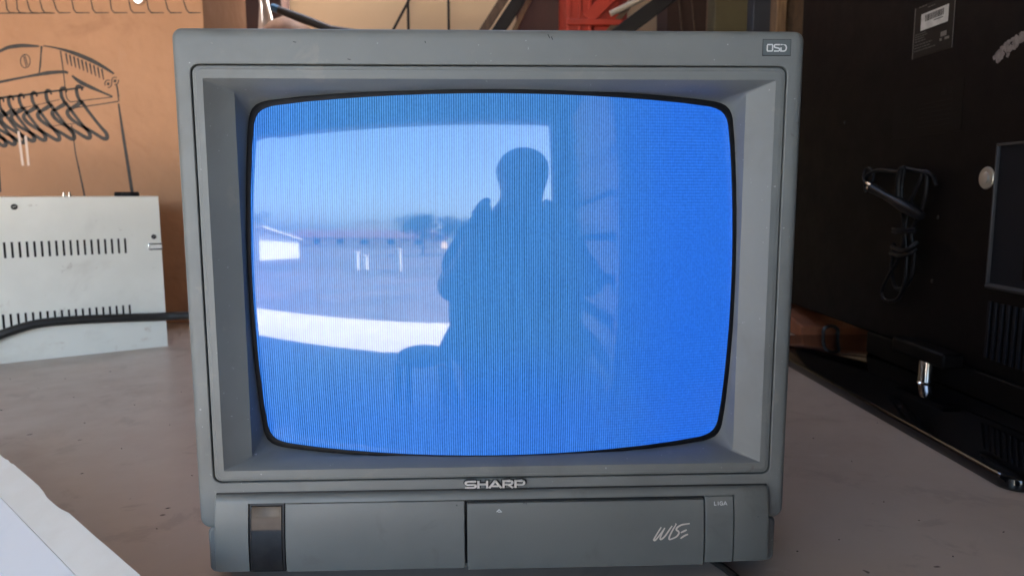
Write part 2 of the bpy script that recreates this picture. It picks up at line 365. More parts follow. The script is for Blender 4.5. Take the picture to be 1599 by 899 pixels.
def tube_outline(e, dy, na=6, ms=14):
    out = []; cx, cz = 0.187, 0.134
    def shoot(px, pz, dx, dz):
        lo, hi = 0.0, 0.2
        for _ in range(40):
            md = (lo+hi)/2
            if inside(px+dx*md, pz+dz*md, e): lo = md
            else: hi = md
        return (px+dx*lo, pz+dz*lo)
    for k, (sx, sz) in enumerate(((1,-1),(1,1),(-1,1),(-1,-1))):
        a0 = -90 + 90*k
        for j in range(na+1):
            a = math.radians(a0+90*j/na); out.append(shoot(sx*cx, sz*cz, math.cos(a), math.sin(a)))
        ex, ez = ((1,1),(-1,1),(-1,-1),(1,-1))[k]
        for j in range(1, ms):
            t = j/ms; px = sx*cx + (ex-sx)*cx*t; pz = sz*cz + (ez-sz)*cz*t
            a = math.radians(a0+90); out.append(shoot(px, pz, math.cos(a), math.sin(a)))
    return [Vector((a+SX, sph_y(a+SX, b+SZ)+dy, b+SZ)) for a, b in out]
X0, X1, ZB, ZT = -0.2595, 0.2615, 0.052, 0.4768
GX0, GX1, GZ0, GZ1 = -0.2443, 0.2463, 0.0940, 0.4475
f = MB()
f.loft([rr(X0+0.004, X1-0.004, ZB+0.002, ZT-0.004, 0.008, 0.105), rr(X0, X1, ZB, ZT, 0.008, 0.085), rr(X0, X1, ZB, ZT, 0.0080, 0.0085),
        rr(X0+0.0007, X1-0.0007, ZB+0.0005, ZT-0.0007, 0.0080, 0.0048), rr(X0+0.0025, X1-0.0025, ZB+0.0012, ZT-0.0025, 0.0078, 0.0018),
        rr(X0+0.0055, X1-0.0055, ZB+0.003, ZT-0.0055, 0.0075, 0.0003), rr(X0+0.009, X1-0.009, ZB+0.005, ZT-0.009, 0.007, 0.0),
        rr(GX0-0.0006, GX1+0.0006, GZ0-0.0006, GZ1+0.0006, 0.0078, 0.0), rr(GX0, GX1, GZ0, GZ1, 0.0072, 0.0006), rr(GX0, GX1, GZ0, GZ1, 0.0072, 0.009)])
obj('front_frame', f, M['tv'], TV, angle=40)
g = 0.0011
b_ = MB()
b_.loft([rr(GX0+g, GX1-g, GZ0+g, GZ1-g, 0.0064, 0.009), rr(GX0+g, GX1-g, GZ0+g, GZ1-g, 0.0064, 0.0013), rr(GX0+g+0.0007, GX1-g-0.0007, GZ0+g+0.0007, GZ1-g-0.0007, 0.006, 0.0006),
         rr(GX0+g+0.0012, GX1-g-0.0012, GZ0+g+0.0012, GZ1-g-0.0012, 0.0058, 0.0005),
         rr(GX0+0.0038, GX1-0.0038, GZ0+0.0038, GZ1-0.0038, 0.0045, 0.0004), rr(GX0+0.0043, GX1-0.0043, GZ0+0.0043, GZ1-0.0043, 0.0042, -0.0002),
         rr(-0.2347, 0.2367, 0.1047, 0.4362, 0.0012, -0.0002), rr(-0.2341, 0.2361, 0.1053, 0.4356, 0.0010, 0.0005),
         rr(-0.2145, 0.2170, 0.1105, 0.4285, 0.003, 0.014), rr(-0.2143, 0.2168, 0.1107, 0.4283, 0.0034, 0.0148), tube_outline(0.0030, 0.004)])
obj('bezel', b_, M['tv'], TV, angle=28)
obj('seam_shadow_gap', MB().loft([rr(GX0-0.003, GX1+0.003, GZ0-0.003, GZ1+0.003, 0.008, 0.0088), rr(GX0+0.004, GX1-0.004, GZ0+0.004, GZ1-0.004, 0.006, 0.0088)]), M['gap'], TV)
gk = MB().loft([tube_outline(0.0080, 0.0050), tube_outline(0.0060, -0.0004), tube_outline(0.0030, -0.0016), tube_outline(0.0002, -0.0008), tube_outline(-0.0002, 0.0008)])
obj('screen_gasket', gk, M['rubber'], TV, angle=60)
ol = tube_outline(0.0026, 0.0); c0 = Vector((SX, 0, SZ)); loops = []
for i in range(1, 25):
    t = i/24
    l = []
    for p in ol:
        x = SX + (p.x-SX)*t; z = SZ + (p.z-SZ)*t; l.append(Vector((x, sph_y(x, z), z)))
    loops.append(l)
sm = MB(); sm.loft(loops)
nv = len(sm.v); sm.v.append(Vector((SX, sph_y(SX, SZ), SZ))); npl = len(ol)
for j in range(npl): sm.f.append([nv, (j+1) % npl, j])
obj('picture_screen', sm, M['screen'], TV, angle=80, label='convex glass picture tube glowing plain blue')
# housing behind
h = MB().loft([rr(-0.252, 0.254, 0.030, 0.4715, 0.012, 0.1045), rr(-0.25, 0.252, 0.028, 0.469, 0.016, 0.20), rr(-0.19, 0.192, 0.030, 0.41, 0.03, 0.33), rr(-0.15, 0.152, 0.035, 0.35, 0.03, 0.42), rr(-0.14, 0.142, 0.045, 0.34, 0.03, 0.428)], cap0=False, cap1=True)
obj('rear_housing', h, M['tv_dark'], TV)
# base behind the control panel
obj('base_skirt', MB().loft([rr(-0.2525, 0.2545, 0.010, 0.0530, 0.006, 0.010), rr(-0.2525, 0.2545, 0.010, 0.0530, 0.006, 0.0045), rr(-0.2505, 0.2525, 0.012, 0.051, 0.005, 0.0025), rr(-0.10, 0.10, 0.02, 0.04, 0.004, 0.0025)], cap1=True), M['tv'], TV)
obj('base_floor', MB().box(-0.2515, 0.2535, 0.0095, 0.33, 0.0105, 0.034), M['tv_dark'], TV)
for x in (-0.20, 0.20):
    for y in (0.035, 0.30): obj('foot', MB().lathe((x, y, 0), (0, 0, 1), [(0.013, 0), (0.014, 0.001), (0.012, 0.0104)]), M['rubber'], TV)
# control panel: pieces that share one gently bowed profile
def prof(z): 
    return -0.0118 + 2.6*(z-0.0326)**2
def piece(name, x0, x1, z0, z1, m_, inset=0.0, th=0.007, cut=None, bev=0.0007, parent=TV, nx=2, topcham=False, label=None):
    mb = MB(); zs = [z0 + (z1-z0)*i/10 for i in range(11)]
    if topcham: zs = zs[:-1] + [z1-0.0035, z1]
    loops = []
    for z in zs:
        yy = prof(z) + inset
        if topcham and z == z1: yy += 0.005
        yb = yy + th if not (topcham and z == z1) else prof(z) + inset + th + 0.002
        loops.append([Vector((x0, yy, z)), Vector((x1, yy, z)), Vector((x1, 0.0022, z)), Vector((x0, 0.0022, z))])
    mb.loft(loops, True, True, True)
    return obj(name, mb, m_, parent, angle=30, bevel=bev, label=label)
PX0, PX1, PZ0, PZ1, LZ = -0.2430, 0.2445, 0.0165, 0.0842, 0.0775
IX0, IX1, FX0, FX1, BX1 = -0.2132, -0.1838, -0.0250, 0.1858, 0.2126
# shell: top lip and two ends in one mesh
mb = MB()
xs = [PX0, PX0+0.0012, PX0+0.004, IX0, BX1, PX1-0.004, PX1-0.0012, PX1]
xin = [0.004, 0.0012, 0.0, 0.0, 0.0, 0.0, 0.0012, 0.004]
zs = [PZ0, PZ0+0.0015] + [PZ0+0.0015+(LZ-PZ0-0.0015)*i/9 for i in range(1, 10)] + [LZ+0.002, LZ+0.0042, LZ+0.0058, PZ1]
zin = [0.003, 0.0] + [0.0]*9 + [0.0, 0.0004, 0.0016, 0.0042]
grid = [[len(xs)*j+i for i in range(len(xs))] for j in range(len(zs))]
vs = [(x, prof(z)+a+b2, z) for z, b2 in zip(zs, zin) for x, a in zip(xs, xin)]
fs = []
for j in range(len(zs)-1):
    for i in range(len(xs)-1):
        if i == 3 and zs[j+1] <= LZ + 1e-6: continue
        fs.append((grid[j][i], grid[j][i+1], grid[j+1][i+1], grid[j+1][i]))
mb.add(vs, fs)
bm = bmesh.new(); bv = [bm.verts.new(p) for p in mb.v]; [bm.faces.new([bv[i] for i in q]) for q in mb.f]
r = bmesh.ops.extrude_edge_only(bm, edges=[e for e in bm.edges if e.is_boundary])
for v in [q for q in r['geom'] if isinstance(q, bmesh.types.BMVert)]: v.co.y = 0.0022
bm.verts.index_update(); m2 = MB(); m2.v = [v.co.copy() for v in bm.verts]; m2.f = [[v.index for v in q.verts] for q in bm.faces]; bm.free()
obj('control_panel', m2, M['tv_panel'], TV, angle=38)
obj('panel_gap', MB().box(IX0-0.002, BX1+0.002, -0.0035, 0.0021, PZ0+0.001, LZ+0.002), M['gap'], TV)
obj('panel_shade_line', MB().box(PX0+0.001, PX1-0.001, -0.0012, 0.0021, PZ1-0.003, PZ1+0.0009), M['gap'], TV)  # black strip standing in for the shaded crease between frame and panel
g = 0.0007
piece('ir_frame', IX0+0.0004, IX1+0.0016, PZ0, LZ-0.0004, M['gap'], inset=0.0012)
piece('ir_window', IX0+0.0020, IX1-0.0004, PZ0+0.0006, LZ-0.0022, M['ir'], inset=0.0004, label='glossy black infrared window')
piece('fascia_panel', IX1+0.0022, FX0-0.0012, PZ0, LZ-g, M['tv_panel'], inset=0.0002)
flap = piece('door_flap', FX0+0.0010, FX1-0.0006, PZ0-0.0012, LZ-0.0030, M['tv_panel'], inset=-0.0006, label='hinged door with slanted script')
btn = piece('power_button', FX1+0.0006, BX1-0.0008, PZ0+0.0004, LZ-g, M['tv_panel'], inset=0.0004)

# lettering
def on_prof(off): return lambda a, b2, hh: Vector((a, prof(b2) + off - hh, b2))
def on_flat(y): return lambda a, b2, hh: Vector((a, y - hh, b2))
def letters(spec, x0, x1, z0, z1, wd, fn, h0, h1, wide=1.0):
    mb = MB(); f0 = fn
    if wide != 1.0: x0, x1 = x0/wide, x1/wide; fn = lambda a, c, hh: f0(a*wide, c, hh)
    for strokes in spec:
        for pts in strokes:
            P = [(x0 + (x1-x0)*a, z0 + (z1-z0)*c) for a, c in pts]
            mb.ribbon(P, wd, fn, h0, h1)
    return mb
def arc(cx, cz, rx, rz, a0, a1, n=10): return [(cx+rx*math.cos(math.radians(a0+(a1-a0)*i/n)), cz+rz*math.sin(math.radians(a0+(a1-a0)*i/n))) for i in range(n+1)]
def fit(strokes, a, b2): return [[(a + (b2-a)*x, z) for x, z in s_] for s_ in strokes]
SHP = [
 fit([[(1.0, 0.88), (0.85, 0.9), (0.3, 0.9)] + arc(0.26, 0.69, 0.2, 0.21, 90, 270, 8) + [(0.75, 0.48)] + arc(0.76, 0.29, 0.2, 0.2, 90, -90, 8) + [(0.2, 0.1), (0.0, 0.12)]], 0.0, 0.185),
 fit([[(0.1, 0), (0.1, 1)], [(0.9, 0), (0.9, 1)], [(0.1, 0.5), (0.9, 0.5)]], 0.205, 0.385),
 fit([[(0.0, 0), (0.5, 0.96)], [(0.47, 0.96), (1.0, 0)], [(0.2, 0.27), (0.82, 0.27)]], 0.405, 0.605),
 fit([[(0.1, 0), (0.1, 1)], [(0.1, 0.9), (0.72, 0.9)] + arc(0.72, 0.68, 0.2, 0.22, 90, -90, 8) + [(0.1, 0.45)], [(0.5, 0.45), (0.98, 0.0)]], 0.625, 0.805),
 fit([[(0.1, 0), (0.1, 1)], [(0.1, 0.9), (0.74, 0.9)] + arc(0.74, 0.65, 0.2, 0.25, 90, -90, 8) + [(0.1, 0.40)]], 0.825, 1.0)]
bx = [-0.0258, 0.0268, 0.0862, 0.0932]
bdg = obj('brand_badge', letters(SHP, *bx, 0.0026, on_flat(0.0), 0.0, 0.0014, 1.6), M['gap'], TV, angle=50)
obj('brand_letters', letters(SHP, *bx, 0.00125, on_flat(0.0), 0.0012, 0.0030, 1.6), M['silver'], bdg, angle=50, label='raised silver letters')
ob = obj('osd_plate', MB().box(0.2247, 0.2478, -0.0006, 0.002, 0.4560, 0.4686), M['osd'], TV, bevel=0.0002)
obj('badge_rim', MB().box(0.2243, 0.2482, -0.0002, 0.002, 0.4556, 0.4690), M['gap'], ob)
OSD = [fit([[(0.5, 0.93), (0.85, 0.93), (0.93, 0.8), (0.93, 0.2), (0.85, 0.07), (0.15, 0.07), (0.07, 0.2), (0.07, 0.8), (0.15, 0.93), (0.5, 0.93)]], 0, 0.31),
       fit([[(1, 0.93), (0.2, 0.93), (0.05, 0.85), (0.05, 0.62), (0.2, 0.54), (0.8, 0.46), (0.95, 0.38), (0.95, 0.15), (0.8, 0.07), (0.0, 0.07)]], 0.36, 0.65),
       fit([[(0.02, 0.93), (0.6, 0.93)] + arc(0.55, 0.5, 0.38, 0.43, 85, -85, 8) + [(0.1, 0.07), (0.1, 0.55)]], 0.68, 1.0)]
obj('badge_letters', letters(OSD, 0.2277, 0.2445, 0.4590, 0.4650, 0.0010, on_flat(-0.0006), 0.0, 0.0003), M['ink_white'], ob, label='pale letters OSD')
LIGA = [fit([[(0.1, 1), (0.1, 0.08), (0.9, 0.08)]], 0, 0.19), fit([[(0.5, 0), (0.5, 1)]], 0.24, 0.38),
        fit([[(0.92, 0.8), (0.7, 0.94), (0.3, 0.94), (0.08, 0.7), (0.08, 0.3), (0.3, 0.06), (0.7, 0.06), (0.92, 0.2), (0.92, 0.45), (0.55, 0.45)]], 0.43, 0.68),
        fit([[(0.0, 0), (0.5, 1)], [(0.5, 1), (1.0, 0)], [(0.2, 0.33), (0.8, 0.33)]], 0.73, 1.0)]
obj('button_print', letters(LIGA, 0.1944, 0.2060, 0.0690, 0.0722, 0.00055, on_prof(0.0004), 0.0, 0.00025), M['ink_white'], btn, label='white word LIGA')
tri = MB(); tri.ribbon([(0.0017, 0.0672), (0.0039, 0.0692), (0.0061, 0.0672), (0.0030, 0.0672)], 0.0006, on_prof(-0.0006), 0, 0.00025)
obj('triangle_mark', tri, M['ink_white'], flap)
# slanted script, traced as brush strokes in the crop's own units
def sc(p): return (0.1396 + (p[0]-180)*0.0323/375, 0.0546 - (p[1]-370)*0.0160/150*0.98)
W = MB()
for pts, wd in [([(262,402),(225,450),(192,498),(188,512),(205,510),(245,470),(300,408)], 0.0012), ([(300,408),(270,455),(252,495),(262,506),(300,480),(352,418),(375,392)], 0.0012),
                ([(412,385),(372,440),(345,490),(350,508),(380,500)], 0.0012), ([(418,374),(410,382)], 0.0013),
                ([(556,376),(510,380),(470,386),(430,405),(418,425),(440,440),(445,458),(420,485),(375,503),(352,508)], 0.0013),
                ([(526,428),(500,438),(464,452)], 0.0013), ([(540,466),(500,480),(462,502)], 0.0013)]:
    P = smooth_pts([sc(p) for p in pts], 5)
    W.ribbon(P, [wd*(0.75+0.4*math.sin(math.pi*i/(len(P)-1))) for i in range(len(P))], on_prof(-0.0006), 0, 0.00025)
obj('script_print', W, M['ink_warm'], flap, label='pale brush script reading WiSE')
sf = MB()
for (u, v, du, dv) in [(857, 57, 3, 6), (862, 60, 2, 5), (460, 66, 5, 1), (545, 93, 5, 1), (664, 66, 1, 3)]:
    a = on_y(u-du/2, v-dv/2, 0); c = on_y(u+du/2, v+dv/2, 0)
    obj('scuff_mark', MB().ribbon([(a.x, a.z), (c.x, c.z)], 0.0006, on_flat(0.0), 0, 0.00008), M['gap'], TV)
# mains lead leaving under the right corner
obj('mains_lead', MB().tube(smooth_pts([(0.17, 0.12, 0.0035), (0.185, 0.05, 0.0035), (0.205, 0.015, 0.0035), (0.217, -0.022, 0.0035), (0.222, -0.06, 0.0035), (0.223, -0.12, 0.0035), (0.215, -0.2, 0.0035)], 8), 0.0034), M['cable'], TV)

# ================================================================ WHITE EQUIPMENT BOX (left)
A = Vector((-0.7249, 1.0474, 0)); dn = Vector((0.8534, 0.5213, 0)); nin = Vector((-0.5213, 0.8534, 0))
def bx3(s_, d, z): return A + dn*s_ + nin*d + Vector((0, 0, z))      # s: along the face (0 = right corner), d: depth into the box
EB = thing('equipment_case', tuple(bx3(-0.25, 0.14, 0)), 'white enamelled metal case with two rows of vent slots in front of cardboard', 'metal case')
def fbox(mb, s0, s1, d0, d1, z0, z1):
    mb.add([bx3(s_, d, z) for z in (z0, z1) for s_, d in ((s0,d0),(s1,d0),(s1,d1),(s0,d1))], [(0,3,2,1),(4,5,6,7),(0,1,5,4),(1,2,6,5),(2,3,7,6),(3,0,4,7)])
SL = -0.52
pitch = 0.01275; sw = 0.0042
rows = [(0.2140, 0.2460), (0.0690, 0.1005)]
slots = [-0.0715 - pitch*i for i in range(33)]
fp = MB()
zc = [0.0, rows[1][0], rows[1][1], rows[0][0], rows[0][1], 0.334]
xsn = [SL] + sorted([q for s_ in slots for q in (s_-sw/2, s_+sw/2)]) + [0.0]
vid = {}
def gv(i, j, d):
    k = (i, j, d)
    if k not in vid: vid[k] = len(fp.v); fp.v.append(bx3(xsn[i], 0.0012*d, zc[j]))
    return vid[k]
def hole(i, j): return j in (1, 3) and i % 2 == 1
NXC, NZC = len(xsn)-1, len(zc)-1
for i in range(NXC):
    for j in range(NZC):
        if hole(i, j):
            fp.f += [[gv(i,j,0), gv(i,j,1), gv(i,j+1,1), gv(i,j+1,0)], [gv(i+1,j,0), gv(i+1,j+1,0), gv(i+1,j+1,1), gv(i+1,j,1)],
                     [gv(i,j,0), gv(i+1,j,0), gv(i+1,j,1), gv(i,j,1)], [gv(i,j+1,0), gv(i,j+1,1), gv(i+1,j+1,1), gv(i+1,j+1,0)]]
        else:
            fp.f += [[gv(i,j,0), gv(i+1,j,0), gv(i+1,j+1,0), gv(i,j+1,0)], [gv(i,j,1), gv(i,j+1,1), gv(i+1,j+1,1), gv(i+1,j,1)]]
obj('vented_panel', fp, M['whitebox'], EB, angle=30)
sh = MB(); fbox(sh, -0.0015, 0.0, 0.0013, 0.26, 0, 0.334); fbox(sh, SL, SL+0.0015, 0.0013, 0.26, 0, 0.334); fbox(sh, SL+0.0016, -0.0016, 0.2585, 0.26, 0, 0.334)
obj('case_sides', sh, M['whitebox'], EB)
tp = MB(); fbox(tp, SL, 0.0, -0.001, 0.261, 0.3342, 0.3362)
obj('case_lid', tp, M['whitebox'], EB, bevel=0.0006)
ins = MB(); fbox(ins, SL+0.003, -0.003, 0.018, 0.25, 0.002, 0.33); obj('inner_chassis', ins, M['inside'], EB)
def fn3(s_, z): return bx3(s_, 0, z)
for s_, z, rr_ in ((-0.2660, 0.3165, 0.0058), (-0.0145, 0.2475, 0.0052)):
    sco = obj('screw', MB().lathe(fn3(s_, z), -nin, [(rr_, 0), (rr_, 0.0012), (rr_*0.75, 0.0028), (rr_*0.2, 0.003)], 16), M['black_screw'], EB)
    q = MB(); q.beam(bx3(s_-rr_*0.5, -0.0032, z-0.001), bx3(s_+rr_*0.5, -0.0032, z+0.001), 0.0011, 0.0006, -nin); obj('screw_slot', q, M['screw'], sco)
lt = MB(); fbox(lt, -0.0270, 0.0010, -0.0042, -0.0001, 0.2185, 0.2335); lo_ = obj('latch_plate', lt, M['chrome'], EB, bevel=0.001)
q = MB(); fbox(q, -0.024, -0.0, -0.0052, -0.0042, 0.2215, 0.2305); obj('latch_face', q, M['board_edge'], lo_, bevel=0.0005)
for s_, d in ((-0.062, 0.06), (-0.052, 0.012)):
    obj('knob', MB().lathe(bx3(s_, d+0.012, 0.3362), (0, 0, 1), [(0.0165, 0), (0.0175, 0.002), (0.0175, 0.007), (0.0155, 0.0095)], 20), M['rubber'], EB)
for s_ in (-0.178, -0.168):
    obj('terminal', MB().lathe(bx3(s_, 0.010, 0.3362), (0, 0, 1), [(0.0035, 0), (0.0035, 0.004), (0.0022, 0.0045), (0.0022, 0.009), (0.0012, 0.0095)], 12), M['chrome'], EB)
for s_ in (-0.48, -0.04):
    for d in (0.04, 0.22): pass
# black cable lying in front of the case
def cab(u, v, d):
    r_ = ray(u, v); P0 = bx3(0, d, 0); s_ = (P0-CAM).dot(nin)/r_.dot(nin); return CAM + r_*s_
cp = [cab(-70, 556, -0.012), cab(-25, 534, -0.0105), cab(10, 519, -0.0105), cab(60, 505, -0.0105), cab(120, 499.5, -0.0105), cab(190, 496.5, -0.0105), cab(250, 494.5, -0.0105)]
e = cp[-1]
cp += [e + Vector((0.03, 0.012, 0.0)), e + Vector((0.075, 0.02, -0.003)), e + Vector((0.16, -0.02, -0.018)), e + Vector((0.27, -0.14, -0.045)), Vector((-0.32, 0.75, 0.0094)), Vector((-0.2, 0.66, 0.0094)), Vector((0.0, 0.62, 0.0094))]
b0 = cp[0]
cp = [Vector((b0.x-0.10, b0.y-0.16, 0.0094)), Vector((b0.x-0.06, b0.y-0.10, 0.0094)), Vector((b0.x-0.03, b0.y-0.05, 0.018))] + cp
obj('power_cable', MB().tube(smooth_pts(cp, 8), 0.0094, 12), M['cable'], label='thick black cable sagging across the front of the white case', cat='cable', base=(-0.9, 0.85, 0))

# ================================================================ CARDBOARD BOX WITH LINE DRAWING
CY = 1.35
CB = thing('cardboard_box', (-1.15, 1.5, 0), 'tall brown cardboard box printed with a line drawing of coat hangers', 'cardboard box')
obj('front_panel', MB().box(-1.62, -0.714, CY, CY+0.006, 0.0005, 1.15), M['card'], CB, bevel=0.0015)
obj('side_panel', MB().box(-0.7205, -0.7145, CY+0.0061, 1.70, 0.0005, 1.15), M['card'], CB, bevel=0.0015)
obj('side_panel', MB().box(-1.62, -1.614, CY+0.0061, 1.70, 0.0005, 1.15), M['card'], CB, bevel=0.0015)
obj('back_panel', MB().box(-1.62, -0.7145, 1.701, 1.707, 0.0005, 1.15), M['card'], CB, bevel=0.0015)
obj('top_flap', MB().box(-1.62, -0.7145, CY, 1.707, 1.1501, 1.156), M['card'], CB, bevel=0.0015)
def cpx(p):
    q_ = on_y(p[0], p[1], CY); return (q_.x, q_.z)
def cfn(a, c, hh): return Vector((a, CY - hh, c))
DR = MB()
def stroke(pts, w_, k=5, sm_=True):
    P = [cpx(p) for p in pts]; P = smooth_pts(P, k) if sm_ and len(P) > 2 else [Vector(p) for p in P]
    px = 0.0022
    if isinstance(w_, (list, tuple)):
        n_ = len(P); ws = []
        for i in range(n_):
            t = i/(n_-1)*(len(w_)-1); a = int(min(t, len(w_)-2)); ws.append((w_[a]+(w_[a+1]-w_[a])*(t-a))*px)
        DR.ribbon(P, ws, cfn, 0, 0.0004)
    else: DR.ribbon(P, w_*px, cfn, 0, 0.0004)
def z4(p): return (p[0]*200/899, 50 + p[1]*200/899)
Z4 = lambda L_: [z4(p) for p in L_]
stroke(Z4([(-190,215),(-90,165),(0,135),(60,110),(140,98),(200,98),(275,102)]), [2,3,3.4,4.4,4,2])
stroke(Z4([(305,98),(400,115),(520,150),(640,200),(740,255),(800,295)]), [1.4,2,4.4,5,3.6,2])
stroke(Z4([(292,100),(288,160),(283,230),(275,292)]), [2.4,1.6,2,1.2])
stroke(Z4([(425,135),(440,240),(455,370),(468,460),(497,495)]), [1.6,1.2,1.2,1.2])
stroke(Z4([(-190,385),(0,352),(120,328),(270,300),(360,286),(450,282),(478,290)]), [3,3,2.4,4.4,3.6,2.4])
stroke(Z4([(505,308),(560,350),(640,390),(720,425),(790,455)]), [2,4.6,4.2,2.4,2])
stroke(Z4([(817,368),(826,410),(832,460)]), [1.6,2])
for i in range(10): 
    x = 462 + i*28; y = 150 + i*11 + (i*i)*0.15
    stroke(Z4([(x, y), (x+14, y+80-i*0.5)]), [2.2, 1.2], sm_=False)
for cx_, cy_ in ((760, 365), (808, 345)):
    stroke(Z4([(cx_+24*math.cos(a), cy_+26*math.sin(a)) for a in [math.radians(q) for q in range(150, 330, 30)]]), 1.1)
    stroke(Z4([(cx_+24*math.cos(a), cy_+26*math.sin(a)) for a in [math.radians(q) for q in range(-20, 130, 30)]]), 1.1)
    stroke(Z4([(cx_-8, cy_-8), (cx_+8, cy_+8)]), 1.6, sm_=False); stroke(Z4([(cx_+8, cy_-8), (cx_-8, cy_+8)]), 1.6, sm_=False)
stroke(Z4([(178+34*math.cos(math.radians(q)), 206+47*math.sin(math.radians(q))) for q in range(0, 361, 30)]), 1.0)
stroke(Z4([(165,168),(185,245)]), 1.0, sm_=False); stroke(Z4([(175,165),(195,235)]), 1.0, sm_=False)
# rail and shelf lines
stroke(Z4([(-190,500),(0,465),(150,447),(350,420),(500,402),(590,388)]), [2.6,2.8,2.2,2.2])
stroke(Z4([(100,545),(250,515),(420,475)]), 0.9); stroke(Z4([(497,492),(640,475),(790,458)]), 1.1); stroke(Z4([(530,532),(680,512),(830,488)]), 1.3)
stroke(Z4([(830,462),(835,488)]), 1.4, sm_=False)
stroke(Z4([(360,665),(440,650),(520,645)]), 0.9)
# hangers
for i, (hx, hy, sc_) in enumerate([(555, 385, 1.0), (445, 398, 0.95), (340, 415, 0.92), (240, 430, 0.9), (150, 445, 0.86), (75, 458, 0.84), (8, 470, 0.84), (-60, 482, 0.84), (-125, 492, 0.84)]):
    o_ = lambda L_: Z4([(hx + a*sc_, hy + b2*sc_) for a, b2 in L_])
    stroke(o_([(22,28),(16,2),(-4,-6),(-18,12),(-12,60),(8,100)]), [2.2,2.6,3.6,4.2,3.6])
    stroke(o_([(14,100),(60,165),(110,230),(155,285),(190,325),(197,355),(185,365),(160,358),(90,315),(0,265),(-55,225),(-80,190),(-76,165),(-50,150),(0,120),(20,98)]), [4,3.6,3.4,4.2,5,4.6,4,3.6,4.4,4.6,3.6,4.8,5.2])
# legs of the drawn rack and notch lines along the top
stroke([(185,162),(193,215),(206,297),(212,340)], [2,3.4,4,4], sm_=False); stroke([(112,195),(118,240),(131,300),(136,330)], [1.2,1.4,2,2], sm_=False)
stroke([(-4,230),(1,300)], 2, sm_=False)
stroke([(-30,21.5),(20,21),(64,21)], 1.2); stroke([(64,20.5),(85,21)], 1.2)
nx_ = [(-8,-26),(9,11),(26,27),(42,46),(62,66),(83,88),(112,115),(142,145),(172,174),(201,204),(229,232),(258,262),(286,291)]
for i in range(1, len(nx_)):
    a, c = nx_[i]
    nxt = nx_[i+1][0]-2 if i+1 < len(nx_) else 314
    stroke([(a-2,-30),(a,0),(c,15),(c+4,20)], 1.3, sm_=False); stroke([(c+4,20.4),(nxt,20.4)], [1.4,0.9], sm_=False)
obj('printed_drawing', DR, M['print'], CB, angle=60, label='black printed drawing of hangers on a rail')
tpm = MB()
for a, c in (((29,205),(36,259)), ((40,212),(45,259))):
    tpm.ribbon([cpx(a), cpx(c)], 0.006, cfn, 0.0004, 0.0007)
obj('tape_strip', tpm, M['tape'], CB)
ck = on_y(218, 2, CY)
obj('staple_clip', MB().lathe((ck.x, CY, ck.z+0.004), (0, -1, 0), [(0.016, 0), (0.016, 0.003), (0.012, 0.009), (0.005, 0.011)], 14), M['chrome'], CB)

# ================================================================ WHITE BOARD (bottom left corner)
RZ = 0.046
e0 = on_z(0, 705, RZ); e1 = on_z(220, 899, RZ)
ed = (e1-e0); ed.z = 0; ed.normalize(); en = Vector((-ed.y, ed.x, 0))
if en.x > 0: en = -en                                     # en points to the lower left, down the slope
WB = thing('sloping_carton', tuple(e0 + en*0.1 - Vector((0, 0, RZ))), 'white sloping carton with a chipped cream rim lying on the bench', 'carton')
def wb(s_, d, z): p = e0 + ed*s_ + en*d; return Vector((p.x, p.y, z))
s_a, LB = -0.16, (e1-e0).length + 0.02
chips = [(0.016, 0.024, 0.0030), (0.048, 0.008, 0.0014), (0.205, 0.036, 0.0036), (0.165, 0.010, 0.0010), (-0.06, 0.03, 0.003)]
def chipped(q):
    r_ = 0.0003*math.sin(q*27) + 0.0001*math.sin(q*83+1)
    for c_, hw, dp in chips:
        t = abs(q-c_)/hw
        if t < 1: r_ += dp*(1-t**4)*(0.85+0.15*math.sin(q*900))
    return r_
RIM, RD, SD = 0.027, 0.012, 0.062                          # rim width, fall across the rim, run of the slope
nq = 90; qs = [s_a+(LB-s_a)*i/nq for i in range(nq+1)]
mb = MB(); mb.loft([[wb(q, 0.0008, RZ-0.004), wb(q, RIM, RZ-RD-0.003), wb(q, RIM+SD, 0.0005), wb(q, 0.0008, 0.0005)] for q in (s_a, LB)], True, True, True); obj('carton_core', mb, M['board_core'], WB)
mb = MB(); mb.loft([[wb(q, chipped(q), RZ), wb(q, RIM, RZ-RD), wb(q, RIM, RZ-RD-0.0029), wb(q, chipped(q), RZ-0.0039)] for q in qs], True, True, True); obj('rim_strip', mb, M['board_edge'], WB, label='cream rim strip with broken chips')
mb = MB(); mb.loft([[wb(q, RIM+0.0006, RZ-RD-0.0004), wb(q, RIM+SD+0.004, 0.0006), wb(q, RIM+SD+0.001, 0.0005), wb(q, RIM+0.0006, RZ-RD-0.0028)] for q in (s_a, LB)], True, True, True); obj('face_sheet', mb, M['board_top'], WB)

# ================================================================ FLAT TELEVISION (right, seen from behind)
PXL = 0.77
FT = thing('flat_television', (0.80, 0.59, 0), 'large black flat television seen from behind, standing on a glossy foot', 'television')
obj('back_shell', MB().add([Vector(p) for p in [(PXL,-0.03,0.062),(PXL,1.215,0.062),(PXL,1.215,0.84),(PXL,-0.03,0.84),(PXL+0.055,-0.045,0.05),(PXL+0.055,1.23,0.05),(PXL+0.055,1.23,0.855),(PXL+0.055,-0.045,0.855)]],
    [(0,3,2,1),(4,5,6,7),(0,1,5,4),(1,2,6,5),(2,3,7,6),(3,0,4,7)]), M['lcd'], FT, bevel=0.006, segs=3)
obj('bottom_cover', MB().box(PXL+0.001, PXL+0.054, 0.0, 0.83, 0.0176, 0.0615), M['lcd'], FT, bevel=0.003)
obj('front_bezel', MB().box(PXL+0.0551, PXL+0.075, -0.05, 1.235, 0.05, 0.86), M['lcd_gloss'], FT, bevel=0.003)
def lx(a, c, hh): return Vector((PXL - hh, a, c))          # (y, z) on the back
